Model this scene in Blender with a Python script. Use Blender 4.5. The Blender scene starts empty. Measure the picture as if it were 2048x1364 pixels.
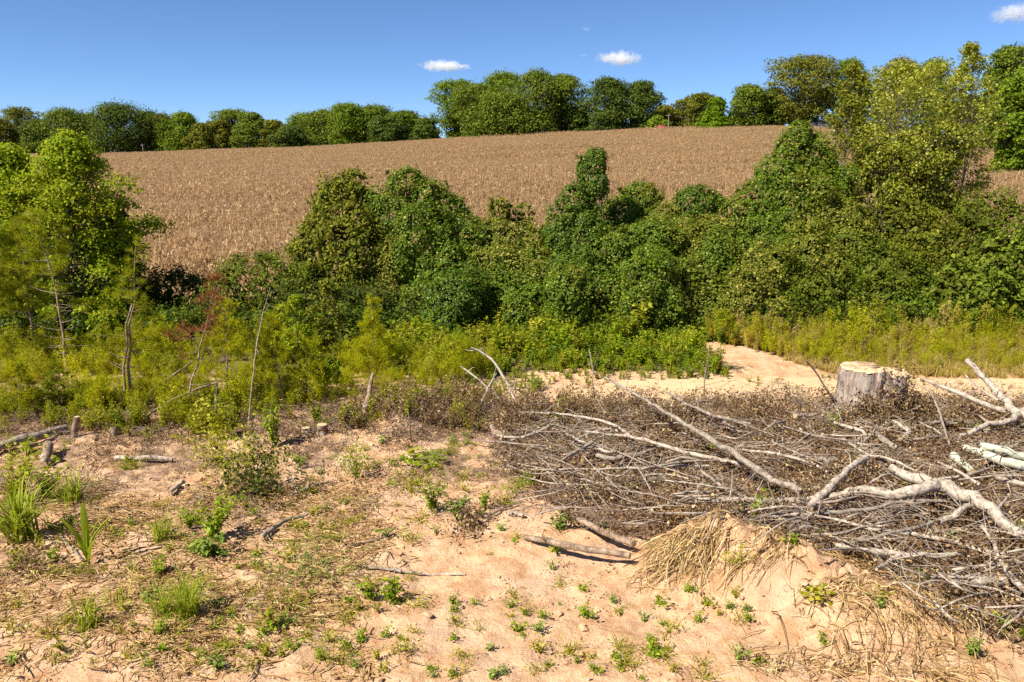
import bpy, math
import numpy as np
from mathutils import Vector

# ------------------------------------------------------------------ camera, sky, sun, exposure
SC = bpy.context.scene
COL = SC.collection
CAM_H = 5.5
PITCH = math.radians(12.6)
FPX = 1577.0                      # focal length in pixels of the 2048 px wide photograph
cam_d = bpy.data.cameras.new('camera')
cam = bpy.data.objects.new('camera', cam_d)
COL.objects.link(cam)
cam.location = (0, 0, CAM_H)
cam.rotation_euler = (math.radians(90) - PITCH, 0, 0)
cam_d.sensor_width = 36.0
cam_d.lens = 36.0 * FPX / 2048.0
cam_d.clip_start = 0.1
cam_d.clip_end = 20000
SC.camera = cam

SUN_EL = math.radians(48)
SUN_A = math.radians(33)          # light travels towards +x, turned this much away from the camera
world = bpy.data.worlds.new('World')
SC.world = world
world.use_nodes = True
wn = world.node_tree
wn.nodes.clear()
sky = wn.nodes.new('ShaderNodeTexSky')
sky.sky_type = 'NISHITA'
sky.sun_disc = False
sky.sun_elevation = SUN_EL
sky.sun_rotation = math.radians(270) - SUN_A
sky.altitude = 200
sky.air_density = 0.6
sky.dust_density = 0.0
sky.ozone_density = 8.0
bg = wn.nodes.new('ShaderNodeBackground')
bg.inputs['Strength'].default_value = 0.074
wo = wn.nodes.new('ShaderNodeOutputWorld')
wn.links.new(sky.outputs[0], bg.inputs[0])
wn.links.new(bg.outputs[0], wo.inputs[0])

sun_d = bpy.data.lights.new('sun', 'SUN')
sun_d.energy = 4.8
sun_d.angle = math.radians(0.53)
sun_d.color = (1.0, 0.95, 0.87)
sun = bpy.data.objects.new('sun', sun_d)
COL.objects.link(sun)
sun.location = (-60, -10, 80)
_d = Vector((math.cos(SUN_EL) * math.cos(SUN_A), math.cos(SUN_EL) * math.sin(SUN_A), -math.sin(SUN_EL)))
sun.rotation_euler = _d.to_track_quat('-Z', 'Y').to_euler()

SC.view_settings.view_transform = 'Standard'
SC.view_settings.look = 'None'
SC.view_settings.gamma = 1.0
SC.view_settings.exposure = 1.03
SC.render.engine = 'CYCLES'
SC.cycles.max_bounces = 6
SC.cycles.diffuse_bounces = 3
SC.cycles.glossy_bounces = 2
SC.cycles.transmission_bounces = 4
SC.cycles.volume_bounces = 4
SC.cycles.transparent_max_bounces = 4
SC.cycles.caustics_reflective = False
SC.cycles.caustics_refractive = False
SC.cycles.use_denoising = False
SC.cycles.volume_step_rate = 0.25
SC.cycles.volume_max_steps = 256

R = np.random.default_rng(7)


# ------------------------------------------------------------------ numeric helpers
def unit(v):
    return v / np.maximum(np.linalg.norm(v, axis=-1, keepdims=True), 1e-9)


def _hash(ix, iy, seed):
    h = (ix.astype(np.int64) * 374761393 + iy.astype(np.int64) * 668265263 + seed * 1442695041) & 0xffffffff
    h = ((h ^ (h >> 13)) * 1274126177) & 0xffffffff
    h = h ^ (h >> 16)
    return (h & 0xffff) / 65535.0


def vnoise(x, y, seed=0):
    x = np.asarray(x, float); y = np.asarray(y, float)
    ix = np.floor(x); iy = np.floor(y)
    fx = x - ix; fy = y - iy
    fx = fx * fx * (3 - 2 * fx); fy = fy * fy * (3 - 2 * fy)
    a = _hash(ix, iy, seed); b = _hash(ix + 1, iy, seed)
    c = _hash(ix, iy + 1, seed); d = _hash(ix + 1, iy + 1, seed)
    return (a * (1 - fx) + b * fx) * (1 - fy) + (c * (1 - fx) + d * fx) * fy


def fbm(x, y, seed=0, octv=3):
    s = 0; a = 0.5; t = 0
    for k in range(octv):
        s = s + a * vnoise(x * 2 ** k + 17.3 * k, y * 2 ** k - 9.1 * k, seed + k)
        t += a; a *= 0.5
    return s / t


def sstep(a, b, x):
    t = np.clip((np.asarray(x, float) - a) / (b - a), 0, 1)
    return t * t * (3 - 2 * t)


CP, SP = math.cos(PITCH), math.sin(PITCH)


def ray(u, v):
    a = (u - 1024.0) / FPX; b = -(v - 682.0) / FPX
    return np.array([a, CP + b * SP, -SP + b * CP])


def PD(u, v, D):
    """point of the sight line through a photograph pixel that stands D metres in front"""
    d = ray(u, v)
    return np.array([0, 0, CAM_H]) + d * (D / d[1])


def px2m(D, z=0.0):
    """metres per photograph pixel at distance D and height z"""
    return (D * CP + (CAM_H - z) * SP) / FPX


# hill crest read off the photograph: column, row of the corn's top, distance
_cr = [(-700, 316, 250), (0, 310, 240), (240, 305, 240), (600, 293, 235), (900, 276, 225), (1200, 259, 215),
       (1420, 252, 205), (1560, 250, 200), (1660, 256, 195), (1900, 272, 165), (2048, 296, 150), (2700, 330, 140)]
CORN_H = 2.2
_cp = np.array([PD(u, v, D) for u, v, D in _cr])
_cx, _cy, _cz = _cp[:, 0], _cp[:, 1], _cp[:, 2] - CORN_H


def crest_y(x):
    return np.interp(x, _cx, _cy)


def crest_z(x):
    return np.interp(x, _cx, _cz)


def hill(x, y):
    Yc = crest_y(x); Zc = crest_z(x)
    s = (y - 34.0) / (Yc - 34.0)
    sc = np.clip(s, 0, 1)
    z = -1.25 + (Zc + 1.25) * (sc * 0.86 + 0.14 * sc * sc * (3 - 2 * sc))
    z = z + 0.22 * np.sin(y / 11.0 + 1.3 * np.sin(x / 37.0)) * sstep(0.05, 0.3, s) * (1 - sstep(0.8, 1.0, s))
    z = np.where(s > 1, Zc - np.clip(y - Yc, 0, None) * 0.004, z)
    z = np.where(s > 1, np.maximum(z, -3), z)
    return np.where(s < 0, -1.25 * sstep(27.0, 33.5, y), z)


def P0(u, v, h=0.0):
    d = ray(u, v)
    t = (h - CAM_H) / d[2]
    return np.array([0, 0, CAM_H]) + d * t


_MOUNDS = []
for (u, v, sx, sy, hh) in [(1440, 1120, 0.7, 0.55, 0.6), (1580, 1175, 0.85, 0.55, 0.58), (1740, 1250, 0.95, 0.55, 0.45),
                           (1330, 1130, 0.5, 0.4, 0.18), (795, 855, 0.6, 0.5, 0.28), (180, 1030, 1.4, 0.8, 0.16),
                           (640, 880, 2.0, 0.5, 0.12), (300, 1250, 1.6, 0.5, 0.1)]:
    p = P0(u, v)
    _MOUNDS.append((p[0], p[1], sx, sy, hh))


def road_mask(x, y):
    c = 18.55 + 0.25 * np.sin(x / 6.0) + np.where(x > 3, (x - 3) * -0.03, 0)
    w = 1.35 + np.clip((x - 2) * 0.03, 0, 0.3)
    return 1 - sstep(w - 0.15, w + 0.35, np.abs(y - c) + 0.3 * (fbm(x * 0.9, y * 0.9, 71) - 0.5))


def brush_mask(x, y):
    """1 inside the big brush heap on the right"""
    u = 1024 + FPX * x / (y * CP + CAM_H * SP)
    d = (CAM_H - 0.1)
    row = 682 + FPX * (d * CP - y * SP) / (y * CP + d * SP)
    top = 800 + 0 * u
    low = np.interp(u, [900, 1000, 1130, 1300, 1500, 1700, 1850, 2048, 2600], [850, 920, 1030, 1060, 1060, 1120, 1230, 1290, 1340])
    left = np.interp(row, [780, 850, 950, 1020, 1060, 1400], [1080, 1000, 985, 1070, 1180, 1180])
    n = 40 * (fbm(x * 1.7, y * 1.7, 33) - 0.5)
    return sstep(-25, 15, row + n - top) * sstep(-20, 15, low - row + n) * sstep(-30, 30, u + n - left)


def ground(x, y, fine=True):
    x = np.asarray(x, float); y = np.asarray(y, float)
    near = 1 - sstep(22, 30, y)
    rm = 1 - sstep(1.3, 2.2, np.abs(y - 18.55))
    z = near * (0.16 * (fbm(x / 3.1, y / 3.1, 1) - 0.5) + 0.11 * (fbm(x / 0.9, y / 0.9, 5) - 0.5) * (1 - rm * .8))
    for (mx, my, sx, sy, hh) in _MOUNDS:
        z = z + hh * np.exp(-((x - mx) / sx) ** 2 - ((y - my) / sy) ** 2)
    if fine:
        fmask = near * (1 - rm * 0.75)
        mm = sum(np.exp(-((x - m[0]) / (m[2] * 1.3)) ** 2 - ((y - m[1]) / (m[3] * 1.3)) ** 2) for m in _MOUNDS[:3])
        z = z + fmask * (0.08 * (fbm(x / 0.30, y / 0.26, 11, 2) - 0.5) + 0.06 * (fbm(x / 0.13, y / 0.13, 15, 2) - 0.5))
        z = z + mm * 0.34 * np.abs(fbm(x / 0.26, y / 0.26, 19, 3) - 0.5)
    return z + hill(x, y)


def G(u, v, h=0.0):
    """point h above the ground where the photograph's pixel meets it"""
    p = P0(u, v, h)
    for _ in range(4):
        gz = float(ground(p[0], p[1], False))
        p = P0(u, v, gz + h)
    p[2] = float(ground(p[0], p[1])) + h
    return p


# ------------------------------------------------------------------ mesh helpers
class MB:
    def __init__(self):
        self.V = []; self.Q = []; self.T = []; self.qr = []; self.tr = []; self.n = 0

    def quads(self, V, Q, r=None):
        V = np.asarray(V, float).reshape(-1, 3); Q = np.asarray(Q, np.int64).reshape(-1, 4)
        self.V.append(V); self.Q.append(Q + self.n); self.n += len(V)
        self.qr.append(np.full(len(Q), 0.5) if r is None else np.broadcast_to(np.asarray(r, float), (len(Q),)))
        return self

    def tris(self, V, T, r=None):
        V = np.asarray(V, float).reshape(-1, 3); T = np.asarray(T, np.int64).reshape(-1, 3)
        self.V.append(V); self.T.append(T + self.n); self.n += len(V)
        self.tr.append(np.full(len(T), 0.5) if r is None else np.broadcast_to(np.asarray(r, float), (len(T),)))
        return self

    # leaves: diamond quads
    def leaves(self, pos, nrm, size, aspect=0.62, jit=0.6, droop=0.0, r=None, rng=None, fold=0.12, tri=False):
        rng = rng or R
        N = len(pos)
        if N == 0:
            return self
        n = unit(nrm + jit * rng.normal(size=(N, 3)))
        t = rng.normal(size=(N, 3)); t[:, 2] -= droop * 2
        t = unit(t - n * np.sum(t * n, 1, keepdims=True))
        b = np.cross(n, t)
        L = (np.broadcast_to(size, (N,)) * rng.uniform(0.65, 1.3, N))[:, None]
        W = L * aspect
        if tri:
            V = np.stack([pos - t * L * .45 - b * W * .5, pos - t * L * .45 + b * W * .5, pos + t * L * .6], 1)
            return self.tris(V, np.arange(3 * N).reshape(N, 3), rng.random(N) if r is None else r)
        V = np.stack([pos - t * L * .5, pos + b * W * .5 + n * L * fold - t * L * .06, pos + t * L * .5,
                      pos - b * W * .5 + n * L * fold - t * L * .06], 1)
        Q = np.arange(4 * N).reshape(N, 4)
        return self.quads(V, Q, rng.random(N) if r is None else r)

    # strips: needle / blade triangles from a point along a direction
    def needles(self, pos, dirn, length, width, r=None, rng=None):
        rng = rng or R
        N = len(pos)
        d = unit(dirn)
        s = unit(np.cross(d, rng.normal(size=(N, 3)))) * np.broadcast_to(width, (N,))[:, None] * .5
        e = pos + d * np.broadcast_to(length, (N,))[:, None]
        V = np.stack([pos - s, pos + s, e], 1)
        return self.tris(V, np.arange(3 * N).reshape(N, 3), rng.random(N) if r is None else r)

    # tubes: P (N,K,3), rad (N,K)
    def tubes(self, P, rad, sides=5, r=None, cap=False):
        P = np.asarray(P, float); rad = np.asarray(rad, float)
        if P.ndim == 2:
            P = P[None]
        if rad.ndim == 1:
            rad = np.broadcast_to(rad[None], P.shape[:2])
        N, K, _ = P.shape
        tg = np.empty_like(P)
        tg[:, 1:-1] = P[:, 2:] - P[:, :-2]
        tg[:, 0] = P[:, 1] - P[:, 0]; tg[:, -1] = P[:, -1] - P[:, -2]
        tg = unit(tg)
        mean = unit(P[:, -1] - P[:, 0])
        ref = np.where(np.abs(mean[:, 2:3]) > 0.8, np.array([[1.0, 0.13, 0]]), np.array([[0.11, 0.07, 1.0]]))
        s1 = unit(np.cross(tg, ref[:, None, :]))
        s2 = np.cross(tg, s1)
        ang = np.arange(sides) * 2 * np.pi / sides
        V = P[:, :, None, :] + rad[:, :, None, None] * (np.cos(ang)[None, None, :, None] * s1[:, :, None, :] +
                                                       np.sin(ang)[None, None, :, None] * s2[:, :, None, :])
        idx = np.arange(N * K * sides).reshape(N, K, sides)
        nx = np.roll(idx, -1, 2)
        Q = np.stack([idx[:, :-1], nx[:, :-1], nx[:, 1:], idx[:, 1:]], -1).reshape(-1, 4)
        rr = None
        if r is not None:
            rr = np.repeat(np.broadcast_to(r, (N,)), (K - 1) * sides)
        base = self.n
        self.quads(V, Q, rr)
        if cap:
            for a, e in ((0, 0), (K - 1, 1)):
                c = P[:, a]
                ids = idx[:, a]
                T = []
                for i in range(N):
                    for k in range(sides):
                        T.append((i, 0, 0))
                Vc = np.concatenate([c[:, None, :], V[:, a]], 1).reshape(-1, 3)
                off = (np.arange(N) * (sides + 1))[:, None]
                k = np.arange(sides)
                T = np.stack([np.broadcast_to(off, (N, sides)), off + 1 + k, off + 1 + (k + 1) % sides], -1).reshape(-1, 3)
                self.tris(Vc, T, np.full(len(T), 0.5))
        return self

    def mesh(self, name, mat, smooth=False):
        me = bpy.data.meshes.new(name)
        V = np.concatenate(self.V) if self.V else np.zeros((0, 3))
        Q = np.concatenate(self.Q) if self.Q else np.zeros((0, 4), np.int64)
        T = np.concatenate(self.T) if self.T else np.zeros((0, 3), np.int64)
        me.vertices.add(len(V))
        me.vertices.foreach_set('co', V.astype(np.float32).ravel())
        nl = len(Q) * 4 + len(T) * 3
        me.loops.add(nl)
        me.loops.foreach_set('vertex_index', np.concatenate([Q.ravel(), T.ravel()]).astype(np.int32))
        me.polygons.add(len(Q) + len(T))
        st = np.concatenate([np.arange(len(Q)) * 4, len(Q) * 4 + np.arange(len(T)) * 3]).astype(np.int32)
        me.polygons.foreach_set('loop_start', st)
        if smooth:
            me.polygons.foreach_set('use_smooth', np.ones(len(st), bool))
        at = me.attributes.new('rnd', 'FLOAT', 'FACE')
        rr = np.concatenate(self.qr + self.tr) if (self.qr or self.tr) else np.zeros(0)
        at.data.foreach_set('value', rr.astype(np.float32))
        me.update(calc_edges=True)
        me.materials.append(mat)
        return me

    def obj(self, name, mat, parent=None, loc=None, smooth=False):
        o = bpy.data.objects.new(name, self.mesh(name, mat, smooth))
        COL.objects.link(o)
        if parent is not None:
            o.parent = parent
        if loc is not None:
            o.location = loc
        return o


def tag(o, label=None, cat=None, group=None, kind=None):
    if label: o['label'] = label
    if cat: o['category'] = cat
    if group: o['group'] = group
    if kind: o['kind'] = kind
    return o


def empty(name, loc, label=None, cat=None, group=None):
    o = bpy.data.objects.new(name, None)
    COL.objects.link(o)
    o.location = loc
    return tag(o, label, cat, group)


def copy_tree(o, parent=None):
    c = o.copy()
    COL.objects.link(c)
    c.parent = parent
    for ch in list(o.children):
        copy_tree(ch, c)
    return c


# ------------------------------------------------------------------ materials
def new_mat(name):
    m = bpy.data.materials.new(name)
    m.use_nodes = True
    m.node_tree.nodes.clear()
    return m, m.node_tree.nodes, m.node_tree.links


def ramp(nodes, stops):
    r = nodes.new('ShaderNodeValToRGB')
    e = r.color_ramp.elements
    while len(e) < len(stops):
        e.new(0.5)
    for i, (p, c) in enumerate(stops):
        e[i].position = p
        e[i].color = (c[0], c[1], c[2], 1)
    return r


def mat_leaf(name, stops, trans=0.3, rough=0.5, spec=0.35, patch=None, pscale=0.6, pthr=(0.5, 0.7), pamt=0.8, gain=1.3):
    tw = lambda st: [(p, (min(c[0] * gain * (1.14 if c[1] > c[0] else 1), .72), min(c[1] * gain, .72), c[2] * gain * (.38 if c[1] > c[0] else .75))) for p, c in st]
    stops = tw(stops); patch = tw(patch) if patch else None
    rough = min(rough + .12, .8); spec *= .38
    m, N, L = new_mat(name)
    at = N.new('ShaderNodeAttribute'); at.attribute_name = 'rnd'
    cr = ramp(N, stops)
    L.new(at.outputs['Fac'], cr.inputs[0])
    col = cr.outputs[0]
    geo = N.new('ShaderNodeNewGeometry')
    if patch:
        nz = N.new('ShaderNodeTexNoise'); nz.inputs['Scale'].default_value = pscale; nz.inputs['Detail'].default_value = 3
        L.new(geo.outputs['Position'], nz.inputs['Vector'])
        mr = N.new('ShaderNodeMapRange'); mr.inputs[1].default_value = pthr[0]; mr.inputs[2].default_value = pthr[1]
        mr.inputs[4].default_value = pamt
        L.new(nz.outputs[0], mr.inputs[0])
        cr2 = ramp(N, patch)
        L.new(at.outputs['Fac'], cr2.inputs[0])
        mx = N.new('ShaderNodeMix'); mx.data_type = 'RGBA'
        L.new(mr.outputs[0], mx.inputs[0]); L.new(col, mx.inputs[6]); L.new(cr2.outputs[0], mx.inputs[7])
        col = mx.outputs[2]
    p = N.new('ShaderNodeBsdfPrincipled')
    p.inputs['Roughness'].default_value = rough
    p.inputs['Specular IOR Level'].default_value = spec
    L.new(col, p.inputs['Base Color'])
    out = N.new('ShaderNodeOutputMaterial')
    if trans > 0:
        tr = N.new('ShaderNodeBsdfTranslucent')
        hsv = N.new('ShaderNodeHueSaturation'); hsv.inputs['Value'].default_value = 1.25; hsv.inputs['Hue'].default_value = 0.485
        L.new(col, hsv.inputs['Color']); L.new(hsv.outputs[0], tr.inputs[0])
        ms = N.new('ShaderNodeMixShader'); ms.inputs[0].default_value = trans
        L.new(p.outputs[0], ms.inputs[1]); L.new(tr.outputs[0], ms.inputs[2])
        L.new(ms.outputs[0], out.inputs[0])
    else:
        L.new(p.outputs[0], out.inputs[0])
    return m


def mat_bark(name, c1, c2, c3=None, scale=9.0, stretch=(1, 1, 1), rough=0.85, bump=0.5, lich=(0.56, 0.66)):
    m, N, L = new_mat(name)
    tc = N.new('ShaderNodeTexCoord')
    mp = N.new('ShaderNodeMapping'); mp.inputs['Scale'].default_value = stretch
    L.new(tc.outputs['Object'], mp.inputs[0])
    nz = N.new('ShaderNodeTexNoise'); nz.inputs['Scale'].default_value = scale; nz.inputs['Detail'].default_value = 6
    nz.inputs['Roughness'].default_value = 0.65
    L.new(mp.outputs[0], nz.inputs['Vector'])
    cr = ramp(N, [(0.35, c1), (0.62, c2)])
    L.new(nz.outputs[0], cr.inputs[0])
    col = cr.outputs[0]
    if c3:
        n2 = N.new('ShaderNodeTexNoise'); n2.inputs['Scale'].default_value = scale * 0.45; n2.inputs['Detail'].default_value = 4
        L.new(tc.outputs['Object'], n2.inputs['Vector'])
        mr = N.new('ShaderNodeMapRange'); mr.inputs[1].default_value = lich[0]; mr.inputs[2].default_value = lich[1]
        L.new(n2.outputs[0], mr.inputs[0])
        mx = N.new('ShaderNodeMix'); mx.data_type = 'RGBA'
        L.new(mr.outputs[0], mx.inputs[0]); L.new(col, mx.inputs[6]); mx.inputs[7].default_value = (*c3, 1)
        col = mx.outputs[2]
    p = N.new('ShaderNodeBsdfPrincipled'); p.inputs['Roughness'].default_value = rough
    p.inputs['Specular IOR Level'].default_value = 0.2
    L.new(col, p.inputs['Base Color'])
    bp = N.new('ShaderNodeBump'); bp.inputs['Strength'].default_value = bump; bp.inputs['Distance'].default_value = 0.02
    L.new(nz.outputs[0], bp.inputs['Height']); L.new(bp.outputs[0], p.inputs['Normal'])
    out = N.new('ShaderNodeOutputMaterial'); L.new(p.outputs[0], out.inputs[0])
    return m


def mat_plain(name, c, rough=0.8, var=0.25, scale=6):
    c = np.array(c)
    return mat_bark(name, tuple(c * (1 - var)), tuple(np.minimum(c * (1 + var), 1)), None, scale, rough=rough, bump=0.15)


M = {}
# broadleaf crowns on the hill
M['oak'] = mat_leaf('oak_leaves', [(0, (.045, .078, .014)), (.5, (.078, .122, .024)), (1, (.135, .175, .04))], .22, .55, .25)
M['oak_dark'] = mat_leaf('dark_oak_leaves', [(0, (.03, .055, .016)), (.6, (.055, .09, .026)), (1, (.095, .13, .04))], .2, .55, .25)
M['olive'] = mat_leaf('olive_leaves', [(0, (.055, .072, .016)), (.6, (.098, .118, .028)), (1, (.15, .155, .045))], .22, .6, .2)
M['bright'] = mat_leaf('bright_leaves', [(0, (.05, .095, .012)), (.6, (.095, .155, .022)), (1, (.15, .205, .036))], .28, .55, .25)
M['rust'] = mat_leaf('rusty_leaves', [(0, (.07, .068, .022)), (.5, (.125, .11, .035)), (1, (.20, .14, .055))], .2, .6, .2)
M['cedar'] = mat_leaf('cedar_leaves', [(0, (.04, .085, .006)), (.6, (.075, .135, .010)), (1, (.11, .175, .016))], .12, .6, .2)
M['greybrown'] = mat_leaf('thin_grey_leaves', [(0, (.10, .085, .055)), (1, (.18, .15, .10))], .15, .7, .1)
# vines and bushes of the hedge
M['kudzu'] = mat_leaf('vine_leaves', [(0, (.036, .078, .009)), (.5, (.066, .125, .013)), (.88, (.12, .18, .022)), (1, (.32, .29, .08))], .34, .42, .5,
                      [(0, (.055, .075, .012)), (.6, (.12, .125, .02)), (1, (.30, .24, .06))], .55, (.52, .68), .75)
M['kudzu_dark'] = mat_leaf('dark_vine_leaves', [(0, (.026, .064, .009)), (.6, (.050, .104, .013)), (.92, (.095, .16, .022)), (1, (.26, .26, .07))], .32, .4, .55,
                           [(0, (.03, .06, .01)), (1, (.13, .15, .03))], .5, (.56, .72), .6)
M['kudzu_yellow'] = mat_leaf('yellowing_vine_leaves', [(0, (.055, .085, .012)), (.5, (.105, .13, .02)), (.85, (.20, .19, .035)), (1, (.36, .28, .08))], .3, .45, .45,
                             [(0, (.045, .09, .012)), (1, (.12, .16, .025))], .6, (.5, .65), .7)
M['poplar'] = mat_leaf('sapling_leaves', [(0, (.08, .145, .010)), (.5, (.15, .24, .016)), (1, (.27, .33, .03))], .5, .45, .4,
                       [(0, (.15, .175, .012)), (1, (.30, .28, .025))], .45, (.5, .64), .5, gain=1.35)
M['shrub'] = mat_leaf('shrub_leaves', [(0, (.04, .07, .012)), (.5, (.075, .115, .018)), (1, (.15, .18, .03))], .3, .5, .35)
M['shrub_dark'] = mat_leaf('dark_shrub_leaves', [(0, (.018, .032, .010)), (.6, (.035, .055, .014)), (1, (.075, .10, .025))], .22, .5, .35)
M['inner'] = mat_leaf('shade_tinted_inner_leaves', [(0, (.03, .045, .010)), (.6, (.055, .075, .014)), (1, (.10, .10, .025))], .22, .6, .2)  # shade inside the leaf cover painted as a darker leaf colour
M['pale'] = mat_leaf('pale_tree_leaves', [(0, (.085, .115, .015)), (.4, (.15, .195, .027)), (.85, (.25, .285, .05)), (1, (.50, .47, .17))], .42, .4, .7)
M['willow'] = mat_leaf('willow_leaves', [(0, (.06, .085, .016)), (.6, (.11, .135, .025)), (1, (.19, .20, .045))], .3, .5, .3)
M['fennel'] = mat_leaf('feathery_leaves', [(0, (.15, .19, .010)), (.5, (.27, .31, .015)), (1, (.42, .42, .03))], .5, .6, .15)
M['fennel_green'] = mat_leaf('green_feathery_leaves', [(0, (.09, .125, .008)), (.5, (.175, .215, .014)), (1, (.28, .30, .025))], .48, .6, .15)
M['goldenrod'] = mat_leaf('goldenrod_leaves', [(0, (.19, .19, .018)), (.5, (.33, .31, .03)), (.85, (.44, .38, .05)), (1, (.48, .35, .15))], .5, .6, .15)
M['drygrass'] = mat_leaf('dry_grass_blades', [(0, (.20, .15, .05)), (.6, (.34, .25, .09)), (1, (.46, .36, .17))], .3, .7, .1)
M['pine'] = mat_leaf('pine_needles', [(0, (.085, .13, .008)), (.5, (.165, .215, .012)), (1, (.29, .29, .025))], .45, .55, .2)
M['deadpine'] = mat_leaf('rusty_needles', [(0, (.13, .05, .02)), (.6, (.22, .09, .04)), (1, (.30, .15, .07))], .25, .7, .1)
M['weed'] = mat_leaf('weed_leaves', [(0, (.08, .145, .014)), (.6, (.145, .225, .026)), (1, (.25, .31, .05))], .38, .5, .3)
M['weed_yellow'] = mat_leaf('yellow_weed_leaves', [(0, (.12, .15, .015)), (.6, (.21, .23, .03)), (1, (.33, .30, .05))], .32, .5, .3)
M['weed_blue'] = mat_leaf('bluish_weed_leaves', [(0, (.075, .13, .045)), (.6, (.13, .21, .085)), (1, (.20, .28, .12))], .3, .55, .25)
M['blade'] = mat_leaf('grass_blades', [(0, (.10, .16, .018)), (.6, (.19, .26, .03)), (1, (.34, .34, .07))], .4, .45, .35)
M['deadleaf'] = mat_leaf('dead_leaves', [(0, (.05, .027, .018)), (.35, (.12, .07, .043)), (.7, (.21, .135, .085)), (.95, (.31, .215, .14)), (1, (.40, .30, .21))], .2, .7, .2)
M['straw'] = mat_leaf('straw', [(0, (.13, .07, .035)), (.35, (.32, .19, .095)), (.75, (.50, .33, .18)), (1, (.66, .51, .34))], .1, .7, .2, gain=1.0)
M['corn'] = mat_leaf('dry_corn', [(0, (.25, .155, .095)), (.4, (.40, .26, .165)), (.85, (.51, .35, .23)), (1, (.64, .50, .37))], .4, .65, .2, gain=1.04)
M['twig'] = mat_bark('twig_bark', (.15, .105, .075), (.34, .26, .195), None, 14)
M['twig_brown'] = mat_bark('brown_twig_bark', (.12, .085, .06), (.26, .19, .13), None, 14)
M['bark'] = mat_bark('grey_branch_bark', (.11, .08, .058), (.36, .285, .215), (.29, .265, .19), 13, bump=1.5)
M['bark_white'] = mat_bark('pale_branch_bark', (.18, .13, .092), (.52, .425, .325), (.41, .375, .27), 13, bump=1.5)
M['lichen_bark'] = mat_bark('lichen_log_bark', (.33, .31, .21), (.50, .49, .37), (.20, .20, .18), 8, bump=.5, lich=(.54, .62))
M['bark_brown'] = mat_bark('brown_log_bark', (.11, .07, .045), (.34, .235, .15), (.40, .33, .26), 11, bump=1.4)
M['tree_trunk'] = mat_bark('tree_trunk_bark', (.07, .055, .042), (.16, .13, .10), None, 5)
M['pine_trunk'] = mat_bark('pine_trunk_bark', (.15, .09, .055), (.33, .22, .145), (.34, .29, .24), 12, bump=.6)
M['pale_trunk'] = mat_bark('pale_trunk_bark', (.16, .13, .10), (.32, .27, .22), None, 6)
M['cutwood'] = mat_bark('cut_wood', (.42, .27, .14), (.62, .45, .27), (.32, .20, .11), 7, (1, 1, 1), bump=.35)
M['stumpbark'] = mat_bark('stump_bark', (.13, .09, .065), (.52, .40, .31), (.40, .33, .27), 9, (2.4, 2.4, .28), bump=2.5, lich=(.5, .62))


def mat_soil(name, road=False):
    m, N, L = new_mat(name)
    geo = N.new('ShaderNodeNewGeometry')
    def noise(scale, detail=5, rough=0.6):
        n = N.new('ShaderNodeTexNoise'); n.inputs['Scale'].default_value = scale; n.inputs['Detail'].default_value = detail
        n.inputs['Roughness'].default_value = rough
        L.new(geo.outputs['Position'], n.inputs['Vector'])
        return n.outputs[0]
    def mix(f, a, b):
        x = N.new('ShaderNodeMix'); x.data_type = 'RGBA'
        for s, i in ((f, 0), (a, 6), (b, 7)):
            if isinstance(s, tuple):
                x.inputs[i].default_value = (*s, 1)
            elif isinstance(s, float):
                x.inputs[i].default_value = s
            else:
                L.new(s, x.inputs[i])
        return x.outputs[2]
    def rng_(s, a, b, c=0.0, d=1.0):
        r = N.new('ShaderNodeMapRange'); r.inputs[1].default_value = a; r.inputs[2].default_value = b
        r.inputs[3].default_value = c; r.inputs[4].default_value = d
        L.new(s, r.inputs[0]); return r.outputs[0]
    n_big = noise(0.8, 4); n_mid = noise(4.5, 6, .65); n_fine = noise(32, 5, .7)
    if road:
        col = mix(rng_(n_mid, .38, .62), (.53, .345, .175), (.60, .415, .23))
        col = mix(rng_(n_big, .45, .65, 0, .5), col, (.56, .35, .20))
        hs, hd = .35, .015
    else:
        pale = mix(rng_(n_fine, .35, .65), (.605, .368, .192), (.69, .468, .278))
        red = mix(rng_(n_fine, .35, .65), (.44, .21, .09), (.55, .295, .145))
        col = mix(rng_(n_mid, .43, .64, 0, .85), pale, red)
        col = mix(rng_(noise(1.7, 5, .6), .50, .62, 0, .55), col, (.41, .215, .10))
        col = mix(rng_(n_big, .48, .66, 0, .5), col, (.61, .41, .275))
        def attr(nm):
            a = N.new('ShaderNodeAttribute'); a.attribute_name = nm; return a.outputs['Fac']
        def masked(nm, lo, hi, n):
            a = N.new('ShaderNodeMath'); a.operation = 'ADD'
            L.new(attr(nm), a.inputs[0]); L.new(rng_(n, .3, .7, -.35, .35), a.inputs[1])
            return rng_(a.outputs[0], lo, hi)
        lit = mix(rng_(n_fine, .36, .62), (.13, .08, .05), (.30, .18, .105))
        col = mix(masked('litter', .35, .75, n_mid), col, lit)
        veg = mix(rng_(n_fine, .36, .62), (.085, .07, .03), (.20, .15, .07))
        col = mix(masked('veg', .35, .7, n_mid), col, veg)
        hs, hd = 1.0, .05
    p = N.new('ShaderNodeBsdfPrincipled'); p.inputs['Roughness'].default_value = .95
    p.inputs['Specular IOR Level'].default_value = .1
    L.new(col, p.inputs['Base Color'])
    ad = N.new('ShaderNodeMath'); ad.operation = 'MULTIPLY_ADD'; ad.inputs[1].default_value = .45
    L.new(n_fine, ad.inputs[0]); L.new(noise(11, 6, .7), ad.inputs[2])
    bp = N.new('ShaderNodeBump'); bp.inputs['Strength'].default_value = hs; bp.inputs['Distance'].default_value = hd
    L.new(ad.outputs[0], bp.inputs['Height']); L.new(bp.outputs[0], p.inputs['Normal'])
    out = N.new('ShaderNodeOutputMaterial'); L.new(p.outputs[0], out.inputs[0])
    return m


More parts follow.
